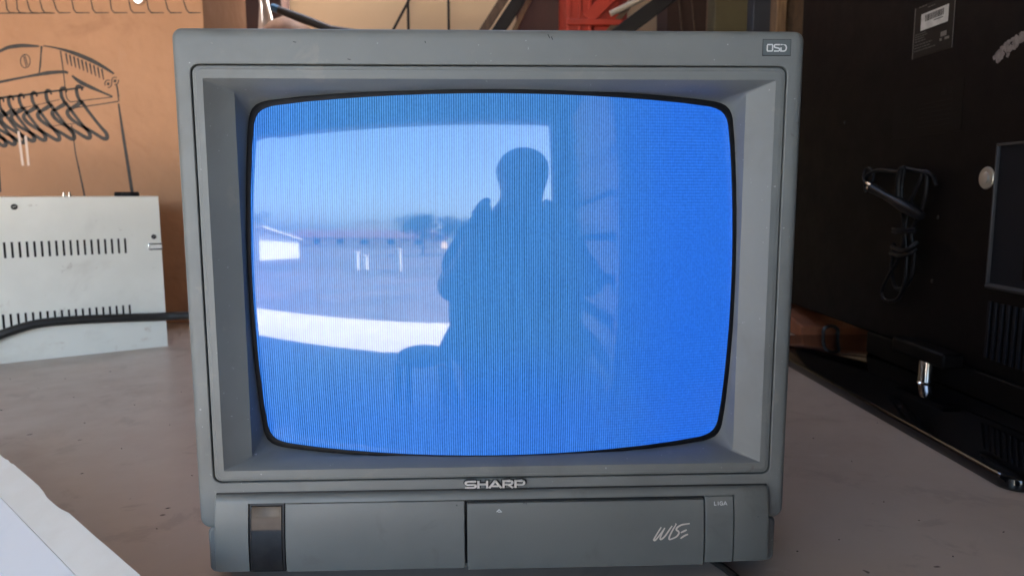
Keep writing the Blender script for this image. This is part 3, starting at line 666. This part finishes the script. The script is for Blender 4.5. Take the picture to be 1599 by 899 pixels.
def lrect(y0, y1, z0, z1, h0, h1, mb=None):
    mb = mb or MB(); return mb.box(PXL-h1, PXL-h0, min(y0,y1), max(y0,y1), z0, z1)
lab = obj('rating_label', lrect(0.612, 0.7275, 0.5795, 0.668, 0, 0.0005), M['lcd_label'], FT)
st_ = obj('barcode_sticker', lrect(0.6285, 0.7062, 0.6250, 0.6530, 0.0005, 0.0009), M['sticker'], lab, label='white barcode sticker')
bc = MB(); y = 0.694; random.seed(3)
while y > 0.640:
    w_ = random.choice([0.0010, 0.0016, 0.0024]); lrect(y, y-w_, 0.6385, 0.6495, 0.0009, 0.0011, bc); y -= w_ + random.choice([0.0011, 0.0018])
for i in range(9): lrect(0.668-i*0.003, 0.666-i*0.003, 0.6345, 0.6365, 0.0009, 0.0011, bc)
obj('barcode_bars', bc, M['gap'], st_, kind='stuff')
obj('label_border', lrect(0.7275, 0.7258, 0.5795, 0.668, 0.0005, 0.0008), M['label_line'], lab); obj('label_border', lrect(0.6128, 0.6118, 0.5795, 0.668, 0.0005, 0.0008), M['label_line'], lab)
lt_ = MB()
for z, y0, y1 in ((0.6665, 0.715, 0.692), (0.6615, 0.688, 0.668), (0.6205, 0.722, 0.690), (0.6165, 0.722, 0.685), (0.6125, 0.722, 0.694), (0.608, 0.722, 0.690), (0.602, 0.722, 0.67), (0.597, 0.722, 0.675), (0.592, 0.722, 0.66)):
    y = y0
    while y > y1: w_ = random.uniform(0.003, 0.008); lrect(y, max(y-w_, y1), z-0.0009, z+0.0009, 0.0005, 0.0007, lt_); y -= w_ + 0.002
obj('label_print', lt_, mat('label_print_grey', (0.075, 0.07, 0.066), 0.5), lab, kind='stuff')
lm = MB(); lrect(0.646, 0.630, 0.603, 0.611, 0.0005, 0.0008, lm); lrect(0.648, 0.642, 0.5965, 0.6005, 0.0005, 0.0008, lm); lrect(0.634, 0.622, 0.5965, 0.6005, 0.0005, 0.0008, lm)
obj('approval_marks', lm, M['label_line'], lab)
l2 = obj('notice_label', lrect(0.5735, 0.779, 0.441, 0.526, 0, 0.0005), M['lcd_label_dim'], FT)
lt2 = MB()
for i in range(6): lrect(0.70 - 0.01*(i % 2), 0.60, 0.455+0.008*i, 0.457+0.008*i, 0.0005, 0.0007, lt2)
lrect(0.628, 0.622, 0.505, 0.518, 0.0005, 0.0007, lt2); lrect(0.610, 0.602, 0.505, 0.516, 0.0005, 0.0007, lt2)
obj('notice_print', lt2, M['dim_line'], l2, kind='stuff')
# pale scuffed patch: irregular flakes of residue
sm_ = MB(); random.seed(12)
for i in range(46):
    t = random.random(); cy_ = 0.500 - 0.062*t + random.uniform(-0.006, 0.006); cz_ = 0.548 + 0.020*t + random.gauss(0, 0.006)
    rr_ = random.uniform(0.003, 0.008); pts = [lx(cy_ + rr_*random.uniform(0.6, 1.3)*math.cos(q), cz_ + rr_*random.uniform(0.4, 0.9)*math.sin(q), 0.0003+0.00001*i) for q in [k*math.pi/4 for k in range(8)]]
    back = [p + Vector((0.0003, 0, 0)) for p in pts]; sm_.loft([back, pts], True, False, True)
obj('glue_residue', sm_, M['scuff'], FT, label='pale grey scuffed patch')
scw = obj('mounting_screw', MB().lathe(lx(0.5, 0.3637, 0), (-1, 0, 0), [(0.0165, 0), (0.0175, 0.001), (0.016, 0.003), (0.009, 0.0035), (0.0085, 0.006), (0.005, 0.0075)], 24), M['screw'], FT)
for y_, z_ in ((0.617, 0.299), (0.621, 0.189), (0.97, 0.49)):
    obj('small_screw', MB().lathe(lx(y_, z_, 0), (-1, 0, 0), [(0.0035, 0), (0.0035, 0.001), (0.002, 0.0018)], 12), M['black_screw'], FT)
# connector recess: a raised frame round a sunken tray
rc = MB()
for (y0, y1, z0, z1) in ((0.20, 0.478, 0.4111, 0.4145), (0.4745, 0.478, 0.2001, 0.411), (0.20, 0.2035, 0.2001, 0.411)): lrect(y0, y1, z0, z1, 0, 0.006, rc)
rco = obj('connector_recess', rc, mat('recess_rim', (0.030, 0.031, 0.036), 0.4), FT, bevel=0.0008)
obj('recess_tray', lrect(0.2036, 0.4744, 0.2035, 0.4110, 0.0, 0.0012), M['lcd_recess'], rco)
obj('recess_ledge', MB().add([lx(0.20,0.200,0), lx(0.478,0.200,0), lx(0.478,0.196,0.006), lx(0.20,0.196,0.006), lx(0.20,0.204,0.0), lx(0.478,0.204,0.0), lx(0.474,0.2,0.010), lx(0.20,0.2,0.010)], [(0,1,2,3),(4,7,6,5),(3,2,6,7),(1,5,6,2),(0,3,7,4),(0,4,5,1)]), mat('ledge_grey', (0.05, 0.046, 0.044), 0.5), rco)
obj('connector_strip', lrect(0.30, 0.404, 0.215, 0.40, 0.0012, 0.005), M['lcd'], rco, bevel=0.0008)
for i in range(16):
    y_ = 0.468 - i*0.0138
    obj('vent_slat', lrect(y_-0.0030, y_+0.0030, 0.088-i*0.0002, 0.176, 0, 0.004), M['lcd_recess'], FT, bevel=0.0006)
# foot
by0, by1, bx0, bx1, br = 0.163, 1.02, 0.592, 0.955, 0.022
def base_loop(x0, x1, y0, y1, r_, z):
    return [Vector((p.x, p.z, z)) for p in rr(x0, x1, y0, y1, r_, 0.0, 6, 2)]
ft = MB().loft([base_loop(bx0+0.002, bx1-0.002, by0+0.002, by1-0.002, br, 0.0), base_loop(bx0, bx1, by0, by1, br, 0.003), base_loop(bx0, bx1, by0, by1, br, 0.014), base_loop(bx0+0.0015, bx1-0.0015, by0+0.0015, by1-0.0015, br, 0.0165), base_loop(bx0+0.004, bx1-0.004, by0+0.004, by1-0.004, br, 0.0175)], cap0=True, cap1=True)
obj('foot_plate', ft, M['lcd_gloss'], FT, angle=40)
for y_ in (0.585,):
    obj('stand_post', MB().lathe((0.748, y_, 0.0175), (0, 0, 1), [(0.0135, 0), (0.0145, 0.001), (0.0120, 0.003), (0.0120, 0.036), (0.0120, 0.040)], 24), M['chrome'], FT, angle=50)
obj('stand_bracket', MB().box(0.733, 0.7699, 0.52, 0.67, 0.057, 0.082), M['lcd'], FT, bevel=0.004)
# bundled power cord tied up on the back
PC = MB()
def cl(pts, r_=0.0035):
    P = [on_x(u, v, PXL-0.006-d) for u, v, d in pts]; PC.tube(smooth_pts(P, 8), r_, 8)
cl([(1352,300,0.004),(1353,276,0.004),(1372,266,0.004),(1400,268,0.006),(1412,262,0.010),(1408,290,0.012),(1409,330,0.012),(1411,360,0.012),(1405,400,0.010),(1388,430,0.008),(1377,455,0.006),(1384,469,0.006),(1402,466,0.008),(1413,440,0.012),(1416,400,0.012),(1413,365,0.014)])
cl([(1413,365,0.014),(1420,320,0.010),(1436,285,0.008),(1443,268,0.006),(1456,275,0.004),(1462,290,0.002)])
cl([(1412,262,0.006),(1428,266,0.006),(1446,272,0.006),(1446,300,0.006),(1440,325,0.006),(1424,362,0.010),(1428,400,0.006),(1420,440,0.006),(1400,450,0.004),(1392,420,0.004),(1396,380,0.006)])
cl([(1408,262,0.018),(1403,285,0.018),(1404,318,0.016),(1416,330,0.016)], 0.0055)
cl([(1393,385,0.010),(1405,391,0.020),(1420,388,0.020),(1433,378,0.008)], 0.004); cl([(1391,395,0.008),(1405,399,0.018),(1420,396,0.018),(1431,388,0.008)], 0.004)
cord = obj('power_cord', PC, M['cord'], FT, angle=70, label='bundled black mains cord')
tie = MB()
for v in (357, 362): tie.tube([on_x(1394, v, PXL-0.004), on_x(1398, v+1, PXL-0.022), on_x(1415, v+1, PXL-0.026), on_x(1428, v, PXL-0.02), on_x(1432, v-1, PXL-0.004)], 0.0022, 8)
obj('cable_tie', tie, M['lcd_recess'], cord)
pl0 = on_x(1440, 338, PXL-0.022); pl1 = on_x(1412, 322, PXL-0.030); pl2 = on_x(1362, 294, PXL-0.036)
plug = obj('plug', MB().tube([pl0, pl0.lerp(pl1, 0.3), pl1, pl1.lerp(pl2, 0.25), pl1.lerp(pl2, 0.6), pl2], [0.007, 0.010, 0.0115, 0.009, 0.0075, 0.010], 12), M['cord'], cord, angle=60)
ax = (pl2-pl1).normalized()
for off in (Vector((0,0.002,0.0048)), Vector((0,-0.002,-0.0048))):
    obj('prong', MB().tube([pl2+off, pl2+off+ax*0.012, pl2+off+ax*0.019], [0.0034, 0.0034, 0.0024], 10), M['brass'], plug)
obj('ring_clip', MB().tube([on_x(1356+8*math.cos(q), 275+13*math.sin(q), PXL-0.012-0.004*math.sin(q)) for q in [2*math.pi*k/16 for k in range(17)]], 0.0022, 8), M['lcd_recess'], cord)

# orange-brown scrap beneath the flat television
ot = thing('orange_carton', (0.93, 1.12, 0), 'orange brown flattened carton lying under the flat television', 'carton')
obj('carton_body', MB().add([Vector(p) for p in [(0.74,1.07,0),(1.16,1.05,0),(1.16,1.30,0),(0.74,1.30,0),(0.745,1.075,0.026),(0.93,1.065,0.020),(0.93,1.29,0.05),(0.745,1.29,0.062),(1.155,1.055,0.012),(1.155,1.29,0.02)]],
    [(0,3,2,1),(4,5,6,7),(5,8,9,6),(0,1,8,5,4),(1,2,9,8),(2,3,7,6,9),(3,0,4,7)]), M['orange'], ot, bevel=0.003)
obj('carton_flap', MB().beam((0.75,1.28,0.066),(1.0,1.27,0.052),0.12,0.004), M['orange'], ot)
rng_ = MB().tube([Vector((0.80+0.018*math.cos(q), 1.045, 0.0185+0.014*math.sin(q))) for q in [2*math.pi*k/16 for k in range(17)]], 0.0045, 8)
obj('cable_ring', rng_, M['cable'], label='small black rubber ring standing against the orange carton', cat='ring', base=(0.80, 1.045, 0))

# ================================================================ BACKGROUND ABOVE THE TELEVISION
SY = 2.1; SHZ = 0.86
shelf = thing('wall_shelf', (0.05, 2.3, FL), 'long timber shelf against the cream wall behind the tube television', 'shelf')
obj('shelf_board', MB().box(-0.96, 0.78, 1.92, 2.58, SHZ-0.03, SHZ), M['brown_wood'], shelf, bevel=0.002)
for x in (-0.90, 0.72):
    for y in (1.97, 2.53): obj('leg', MB().box(x-0.025, x+0.025, y-0.025, y+0.025, FL, SHZ-0.0301), M['brown_wood'], shelf)
# dark cupboard
cu = thing('dark_cupboard', (-1.2, 2.1, FL), 'tall dark red wooden cupboard behind the cardboard box', 'cupboard')
obj('carcass', MB().box(-1.55, -0.97, 1.90, 2.45, FL+0.001, 1.5), M['maroon'], cu, bevel=0.004)
for x0, x1 in ((-1.545, -1.264), (-1.256, -0.975)): d_ = obj('door', MB().box(x0, x1, 1.882, 1.8995, FL+0.05, 1.48), M['maroon'], cu, bevel=0.003)
obj('door_panel', MB().box(-0.96, -0.80, 2.45, 2.58, SHZ+0.001, 1.5), M['maroon'], label='dark red board standing on the shelf beside the cupboard', cat='board', base=(-0.88, 2.5, SHZ), bevel=0.003)
# white cloth hung over the board edge, leather bag, black tool with blue end
P = lambda u, v, y=SY: on_y(u, v, y)
c_ = P(411, 20, 2.2)
cw = MB(); loops = []
for j in range(9):
    z = SHZ + 0.001 + (0.42)*(j/8); wdt = 0.032 + 0.010*math.sin(j*1.3)
    loops.append([Vector((c_.x + 0.006*math.sin(j*0.9) + wdt*(k/6-0.5)*1.4, 2.2 + 0.010*math.sin(k*1.7+j*0.5), z)) for k in range(7)] + [Vector((c_.x + 0.006*math.sin(j*0.9) + wdt*(k/6-0.5)*1.4, 2.216 + 0.010*math.sin(k*1.7+j*0.5), z)) for k in range(6, -1, -1)])
cw.loft(loops, True, True, True)
obj('rolled_cloth', cw, M['cloth'], label='narrow white rolled cloth standing beside the dark red board', cat='cloth', base=(c_.x, 2.2, SHZ), angle=80)
bgx = P(448, 36).x
bag = MB(); loops = []
for j in range(7):
    t = j/6; s_ = math.sqrt(max(0.02, 1-t*t)); loops.append([Vector((bgx + 0.10*s_*math.cos(q)*(1+0.08*math.sin(3*q)), 2.09 + 0.07*s_*math.sin(q), SHZ+0.0005+0.092*t)) for q in [2*math.pi*k/20 for k in range(20)]])
bag.loft(loops, True, True, True)
obj('leather_pouch', bag, M['leather'], label='brown leather pouch slumped on the shelf', cat='pouch', base=(bgx, 2.09, SHZ), angle=80)
hd = thing('handsaw', (P(510, 42).x, 2.0, SHZ), 'black handled tool with a blue tip propped over the leather pouch', 'tool')
pa = P(428, 13, 2.0); pb = P(516, 46, 2.0); pc_ = pb + (pb-pa).normalized()*0.16; pc_.z = max(pc_.z, SHZ+0.012)
obj('handle', MB().tube([pa, pa.lerp(pb, 0.5), pb, pc_], [0.012, 0.015, 0.013, 0.011], 12), M['dark'], hd)
ad = (pb-pa).normalized(); obj('end_cap', MB().tube([pa-ad*0.012, pa-ad*0.008, pa+ad*0.014], [0.008, 0.013, 0.0135], 12), M['bluecap'], hd)
# thin dark rods hung on the wall
for (u0, u1, lab_) in ((700, 700, 'single straight black rod standing on the shelf against the wall'),):
    a = P(u0, 42, 2.5); obj('wall_rod', MB().tube([(a.x, 2.52, SHZ), (a.x+0.004, 2.55, 1.9)], 0.0052, 8), M['dark'], label=lab_, cat='rod', base=(a.x, 2.52, SHZ))
a = P(636, 42, 2.5); t_ = P(637, 0, 2.5); q0 = P(615, 42, 2.5); 
rd = thing('forked_rod', (a.x, 2.52, SHZ), 'black rod with a slanting brace leaning beside the cream wall', 'rod')
obj('upright', MB().tube([(a.x, 2.54, SHZ), (a.x+0.003, 2.55, 1.9)], 0.0055, 8), M['dark'], rd)
dz = t_.z - a.z; sl = (t_.x - q0.x)/dz
obj('brace', MB().tube([(q0.x - sl*(q0.z-SHZ), 2.515, SHZ), (q0.x, 2.518, q0.z), (t_.x + sl*0.25, 2.53, t_.z+0.25)], 0.0055, 8), M['dark'], rd)
# leaning planks
def plank(name, u0, u1, y, wd, th, m_, lab_):
    a = P(u0, 42, y); b2 = P(u1, 0, y); d_ = (b2-a)/(b2.z-a.z); p0 = a + d_*(SHZ + 0.004 - a.z); p1 = b2 + d_*0.22
    p1.y += 0.05
    mb = MB().beam(p0, p1, th, wd, (1, 0, 0)); zmin = min(v.z for v in mb.v); mb.v = [v + Vector((0, 0, SHZ-zmin)) for v in mb.v]
    obj(name, mb, m_, label=lab_, cat='plank', base=(p0.x, y, SHZ), bevel=0.0015)
plank('leaning_plank', 760, 786, 2.22, 0.030, 0.016, M['brown_wood'], 'weathered brown plank leaning beside the cream wall gap')
plank('leaning_plank', 785, 812, 2.26, 0.045, 0.02, M['dark'], 'black board leaning between two brown planks')
plank('leaning_plank', 806, 826, 2.30, 0.018, 0.016, M['wood'], 'thin pale plank leaning next to the dark brown panel')
obj('dull_board', MB().box(P(806,20,2.50).x, P(905,20,2.50).x, 2.49, 2.51, SHZ, 1.35), mat('dull_red_board', (0.115, 0.05, 0.035), 0.6, (0.09, 0.04, 0.028), 8), label='dull reddish brown board standing behind the red crate', cat='board', base=(0.2, 2.5, SHZ), bevel=0.002)
# red crate with slats
rcx0, rcx1 = P(884, 20).x, P(1000, 20).x
RC = thing('red_crate', ((rcx0+rcx1)/2, 2.2, SHZ), 'red slatted plastic crate on the shelf', 'crate')
obj('crate_floor', MB().box(rcx0, rcx1, 2.08, 2.36, SHZ+0.0005, SHZ+0.012), M['red'], RC)
mid = P(924, 20).x
obj('crate_wall', MB().box(rcx0, mid, 2.080, 2.092, SHZ+0.0125, 1.16), M['red'], RC, bevel=0.002)
obj('crate_wall', MB().box(mid+0.006, P(966, 20).x, 2.10, 2.112, SHZ+0.0125, 1.16), M['red'], RC, bevel=0.002)
obj('crate_wall', MB().box(rcx0, rcx0+0.012, 2.0925, 2.36, SHZ+0.0125, 1.16), M['red'], RC, bevel=0.002)
obj('crate_wall', MB().box(rcx0+0.0125, rcx1, 2.348, 2.36, SHZ+0.0125, 1.16), M['red'], RC, bevel=0.002)
for i in range(3):
    x = rcx0 + 0.010 + (mid-rcx0-0.02)*i/2; obj('rib', MB().box(x-0.005, x+0.005, 2.070, 2.0798, SHZ+0.013, 1.15), M['red'], RC, bevel=0.001)
sl0 = P(925, 22, 2.085); sl1 = P(960, -6, 2.085)
obj('slanted_rim', MB().beam(P(918, 30, 2.075), P(962, -14, 2.075), 0.014, 0.045, (1, 0, 0)), M['red'], RC, bevel=0.002)
obj('crate_rim', MB().box(rcx0-0.004, mid+0.10, 2.060, 2.079, 0.9245, 0.945), M['red'], RC, bevel=0.003)
# pale tube and black board resting in the crate
ta = P(953, 22, 2.05); tb = P(1003, -2, 2.05); tdir = (tb-ta).normalized()
obj('pale_tube', MB().tube([ta, tb, tb + tdir*0.5], 0.0105, 12), M['offwhite'], label='off-white plastic tube resting on the red crate', cat='tube', base=tuple(ta), angle=60)
plank('leaning_plank', 992, 1048, 2.03, 0.050, 0.018, M['dark'], 'wide black board slanting past the red crate')
plank('leaning_plank', 958, 990, 2.06, 0.020, 0.012, M['brown_wood'], 'narrow brown stick slanting in front of the red crate')
obj('brown_carton', MB().box(P(1040,20,2.4).x, P(1116,20,2.4).x - 0.02, 2.38, 2.56, SHZ, 1.3), mat('dark_brown_carton', (0.075, 0.038, 0.026), 0.7, (0.055, 0.028, 0.02), 6), label='dark brown carton between black board and olive post', cat='carton', base=(0.75, 2.45, SHZ), bevel=0.003)
for u, lab_ in ((1063, 'first thin brown stick leaning on the dark carton'), (1083, 'second thin brown stick leaning on the dark carton, next to the post')):
    plank('thin_stick', u+3, u, 2.34, 0.007, 0.007, M['brown_wood'], lab_)
# posts
def post(name, u0, u1, y, m_, lab_, d=0.09):
    a = P(u0, 20, y).x; c = P(u1, 20, y).x
    obj(name, MB().box(a, c, y, y+d, FL, 2.2995), m_, label=lab_, cat='post', base=((a+c)/2, y+d/2, FL), bevel=0.004)
post('timber_post', 1106, 1115, 2.30, M['wood'], 'narrow timber post next to the olive post', 0.03)
post('painted_post', 1116, 1174, 2.18, M['olive'], 'broad olive painted post between timber and steel posts')
post('steel_post', 1176, 1212, 2.12, M['bluegrey'], 'blue grey steel post next to the olive post')
post('timber_post', 1213, 1229, 2.06, M['wood'], 'pale timber post beside the blue grey steel post')
post('timber_post', 1230, 1275, 2.10, M['brown_wood'], 'dark weathered timber post behind the flat television edge')

# ================================================================ BEHIND THE CAMERA (seen mirrored in the picture tube)
dl = thing('slatted_door', (0.84, -2.3, FL), 'pale slatted door leaf folded open beside the doorway', 'door')
for y in (-2.81, -1.72): obj('stile', MB().box(0.82, 0.86, y-0.03, y+0.03, FL, 1.56), M['louvre'], dl)
for i in range(8):
    z = FL + 0.05 + i*0.30; Mx = Matrix.Translation((0.84, -2.265, z+0.13)) @ Matrix.Rotation(math.radians(-16), 4, 'Y')
    obj('slat', MB().obox(Mx, 0.012, 1.03, 0.25), M['louvre'], dl)
# photographer
def skin(name, joints, edges, m_, parent, root=0, sub=2):
    me = bpy.data.meshes.new(name); off = wloc(parent)
    me.from_pydata([tuple(Vector(j[0])-off) for j in joints], edges, []); me.update()
    o = bpy.data.objects.new(name, me); COL.objects.link(o); o.parent = parent
    sk = o.modifiers.new('skin', 'SKIN'); sk.use_smooth_shade = True
    for i, j in enumerate(joints):
        r_ = j[1]; me.skin_vertices[0].data[i].radius = r_ if isinstance(r_, tuple) else (r_, r_)
    me.skin_vertices[0].data[root].use_root = True
    sb = o.modifiers.new('subdivision', 'SUBSURF'); sb.levels = sub; sb.render_levels = sub
    me.materials.append(m_); return o
PE = thing('person', (0.11, -1.10, FL), 'person with shaved head in dark clothes holding up a phone', 'person')
J = []; E_ = []
def j_(p, r_, par=None):
    J.append((p, r_)); i = len(J)-1
    if par is not None: E_.append((par, i))
    return i
# body: torso, neck, head, arms with hands, legs in one surface
pel = j_((0.11,-1.12,-0.03), (0.25,0.17)); ab = j_((0.11,-1.11,0.12), (0.25,0.17), pel); ch = j_((0.11,-1.10,0.25), (0.22,0.16), ab)
cv = j_((0.115,-1.08,0.36), (0.11,0.10), ch); nk = j_((0.122,-1.06,0.455), 0.078, cv); jw = j_((0.128,-1.03,0.52), (0.098,0.10), nk); hc = j_((0.130,-1.03,0.585), (0.122,0.135), jw); ht = j_((0.130,-1.035,0.64), (0.098,0.11), hc); j_((0.130,-1.04,0.672), (0.05,0.055), ht)
for sx in (-1, 1):
    sh = j_((0.115+sx*0.18,-1.07,0.30), 0.08, cv)
    if sx < 0: el = j_((-0.150,-0.90,0.11), 0.066, sh); wr = j_((-0.060,-0.735,0.265), 0.045, el); pm = j_((-0.026,-0.680,0.350), (0.052,0.028), wr); dx = 1
    else: el = j_((0.40,-0.92,0.12), 0.066, sh); wr = j_((0.215,-0.735,0.275), 0.045, el); pm = j_((0.175,-0.680,0.345), (0.052,0.028), wr); dx = -1
    pmv = Vector(J[pm][0])
    for k, L_ in enumerate((0.9, 1.0, 0.95, 0.75)):
        b0 = pmv + Vector((dx*0.004, 0.006, 0.036 - k*0.019)); f1 = j_(tuple(b0 + Vector((-dx*0.006, 0.016, 0.022))*L_), 0.014, pm)
        f2 = j_(tuple(b0 + Vector((dx*0.008, 0.028, 0.034 - k*0.004))*L_), 0.0125, f1); j_(tuple(b0 + Vector((dx*0.026, 0.030, 0.034 - k*0.004))*L_), 0.0105, f2)
    t1 = j_(tuple(pmv + Vector((dx*0.030, -0.010, -0.008))), 0.016, pm); j_(tuple(pmv + Vector((dx*0.056, 0.006, 0.0))), 0.013, t1)
    hp = j_((0.11+sx*0.10,-1.12,-0.10), 0.13, pel); kn = j_((0.11+sx*0.11,-1.09,-0.48), 0.09, hp); an = j_((0.11+sx*0.12,-1.13,-0.80), 0.06, kn); j_((0.11+sx*0.13,-1.03,-0.858), (0.05,0.03), an)
obj_body = skin('body', J, E_, M['skin'], PE)
sj = []; se = []
def k_(p, r_, par=None):
    sj.append((p, r_)); i = len(sj)-1
    if par is not None: se.append((par, i))
    return i
a0 = k_((0.11,-1.12,-0.14), (0.34,0.20)); a1 = k_((0.11,-1.115,0.02), (0.32,0.20), a0); a2 = k_((0.11,-1.10,0.19), (0.30,0.19), a1); a3 = k_((0.115,-1.08,0.29), (0.22,0.16), a2); a4 = k_((0.118,-1.07,0.385), (0.12,0.10), a3)
for sx in (-1, 1):
    s1 = k_((0.115+sx*0.185,-1.06,0.295), 0.095, a3)
    k_((-0.125,-0.94,0.155) if sx < 0 else (0.37,-0.95,0.165), 0.095, s1)
skin('shirt', sj, se, M['shirt'], PE)
tj = [((0.11,-1.12,-0.06), (0.27,0.19))]; te = []
for sx in (-1, 1):
    i = len(tj); tj += [((0.11+sx*0.11,-1.12,-0.16), 0.16), ((0.11+sx*0.115,-1.09,-0.48), 0.115), ((0.11+sx*0.12,-1.12,-0.80), 0.095)]; te += [(0, i), (i, i+1), (i+1, i+2)]
skin('trousers', tj, te, M['trousers'], PE)
for sx in (-1, 1):
    x = 0.11+sx*0.12
    obj('shoe', MB().loft([[Vector((x+ w_*math.cos(q), -1.08+ (0.13+e2)*math.sin(q), FL+z)) for q in [2*math.pi*k/20 for k in range(20)]] for w_, e2, z in ((0.045,0,0.0005),(0.048,0.004,0.012),(0.046,0.002,0.03),(0.038,-0.03,0.065),(0.03,-0.06,0.085))], True, True, True), M['shoe'], PE, angle=70)
for sx in (-1, 1):
    obj('ear', MB().lathe((0.130+sx*0.074, -1.045, 0.572), (sx, -0.4, 0), [(0.010, 0), (0.017, 0.003), (0.018, 0.007), (0.012, 0.009)], 14), M['skin'], PE, angle=70)
obj('nose', MB().loft([[Vector((0.130+0.008*math.cos(q), -0.955+0.008*math.sin(q), 0.600)) for q in [2*math.pi*k/10 for k in range(10)]], [Vector((0.130+0.012*math.cos(q), -0.953+0.014*math.sin(q), 0.558)) for q in [2*math.pi*k/10 for k in range(10)]], [Vector((0.130+0.008*math.cos(q), -0.946+0.010*math.sin(q), 0.549)) for q in [2*math.pi*k/10 for k in range(10)]]], True, True, True), M['skin'], PE, angle=70)
ph = thing('phone', (0.045, -0.634, 0.31), 'black phone held sideways by the person', 'phone')
obj('phone_body', MB().box(-0.022, 0.142, -0.642, -0.6335, 0.308, 0.385), M['phone'], ph, bevel=0.003, segs=3)
obj('camera_island', MB().box(-0.022, 0.006, -0.6334, -0.6320, 0.330, 0.360), M['phone'], ph, bevel=0.0005)
# stool
stl = thing('stool', (-0.30, -1.10, FL), 'four legged wooden workshop stool beside the person', 'stool')
obj('seat', MB().lathe((-0.30,-1.10,-0.225), (0,0,1), [(0.10,0),(0.115,0.008),(0.115,0.03),(0.10,0.038)], 24), M['brown_wood'], stl)
for sx in (-1, 1):
    for sy in (-1, 1): obj('leg', MB().tube([(-0.30+sx*0.17,-1.10+sy*0.17,FL+0.001),(-0.30+sx*0.09,-1.10+sy*0.09,-0.224)], 0.016, 10), M['brown_wood'], stl)
# outside: low white house, red-roofed house, posts, trees
wh = thing('white_house', (-17.5, -18, FL-0.16), 'low whitewashed house across the street', 'house')
gz = FL-0.16
obj('wall', MB().add([(-24,-17.5,gz),(-15.0,-17.5,gz),(-14.6,-22,gz),(-24,-22,gz),(-24,-17.5,1.05),(-15.0,-17.5,1.05),(-14.6,-22,0.35),(-24,-22,0.35)], [(0,3,2,1),(4,5,6,7),(0,1,5,4),(1,2,6,5),(2,3,7,6),(3,0,4,7)]), M['whitewash'], wh)
obj('roof', MB().beam((-19.5,-17.2,1.145),(-19.5,-22.3,0.355),10.2,0.09,(0,0,1)), M['whitewash'], wh)
obj('door', MB().box(-17.6,-16.8,-17.49,-17.42,gz,gz+1.45), M['brown_wood'], wh)
obj('window', MB().box(-20.6,-19.4,-17.49,-17.44,-0.1,0.6), M['glassdark'], wh)
rh = thing('tiled_house', (-25, -62, gz), 'long low house with a red clay roof far across the street', 'house')
obj('wall', MB().box(-44,-9,-68,-60,gz,0.9), M['cream'], rh)
obj('roof', MB().add([(-44.6,-59.4,0.9),(-8.4,-59.4,0.9),(-8.4,-68.6,0.9),(-44.6,-68.6,0.9),(-42,-64,2.5),(-11,-64,2.5)], [(0,3,2,1),(0,1,5,4),(1,2,5),(2,3,4,5),(3,0,4)]), M['rooftile'], rh)
for i in range(6): obj('window', MB().box(-41+i*5.4,-39.6+i*5.4,-59.99,-59.9,-0.3,0.5), M['glassdark'], rh)
for x, y, hgt, lab_ in ((-6.25,-14.2,0.80,'stout white gate post by the street'), (-5.95,-14.6,0.62,'shorter white gate post beside the stout one'), (-4.15,-14.2,0.95,'tall white gate post standing apart')):
    gp = thing('gate_post', (x, y, gz), lab_, 'post'); obj('shaft', MB().box(x-0.11,x+0.11,y-0.11,y+0.11,gz,gz+hgt), M['whitewash'], gp, bevel=0.01)
    obj('cap', MB().box(x-0.14,x+0.14,y-0.14,y+0.14,gz+hgt+0.0005,gz+hgt+0.06), M['whitewash'], gp, bevel=0.01)
def tree(x, y, hgt, rad, lab_):
    t = thing('tree', (x, y, gz), lab_, 'tree')
    tr = MB().tube(smooth_pts([(x,y,gz-0.02),(x+0.1,y,gz+hgt*0.3),(x-0.05,y+0.1,gz+hgt*0.6)],4), [0.16-0.012*i for i in range(9)], 8)
    for k in range(5):
        a = k*1.26; tr.tube([(x,y,gz+hgt*0.38),(x+rad*0.4*math.cos(a),y+rad*0.4*math.sin(a),gz+hgt*0.62),(x+rad*0.7*math.cos(a),y+rad*0.7*math.sin(a),gz+hgt*0.75)],[0.06,0.04,0.015],6)
    obj('trunk', tr, M['bark'], t)
    mb = MB(); cl_ = [(random.gauss(0,0.45),random.gauss(0,0.45),random.uniform(-0.6,0.75)) for _ in range(26)]
    for _ in range(2600):
        c = random.choice(cl_); p = Vector((x+rad*(c[0]+random.gauss(0,0.17)), y+rad*(c[1]+random.gauss(0,0.17)), gz+hgt*0.66+hgt*0.36*(c[2]+random.gauss(0,0.13))))
        if p.z < gz+0.3: continue
        a = Vector((random.gauss(0,1),random.gauss(0,1),random.gauss(0,1))).normalized(); b2 = a.orthogonal().normalized(); s_ = random.uniform(0.06,0.13)
        mb.add([p-a*s_, p+b2*s_*0.5, p+a*s_, p-b2*s_*0.5], [(0,1,2,3)])
    obj('crown', mb, M['leaf'], t)
tree(-6.3, -30, 4.1, 2.3, 'bushy green tree right of the tiled house')
tree(-3.6, -33, 3.7, 2.2, 'smaller rounded tree near the bushy one')
tree(-24.5, -26, 4.6, 2.6, 'tree rising behind the white house')

# look-alikes share a group
for key, grp in (('tree', 'trees across the street'), ('gate_post', 'white gate posts by the street'), ('leaning_plank', 'planks leaning on the shelf'), ('thin_stick', 'thin sticks leaning on the dark carton'), ('timber_post', 'timber posts behind the shelf')):
    for o in bpy.data.objects:
        if o.parent is None and o.name.split('.')[0] == key: o['group'] = grp
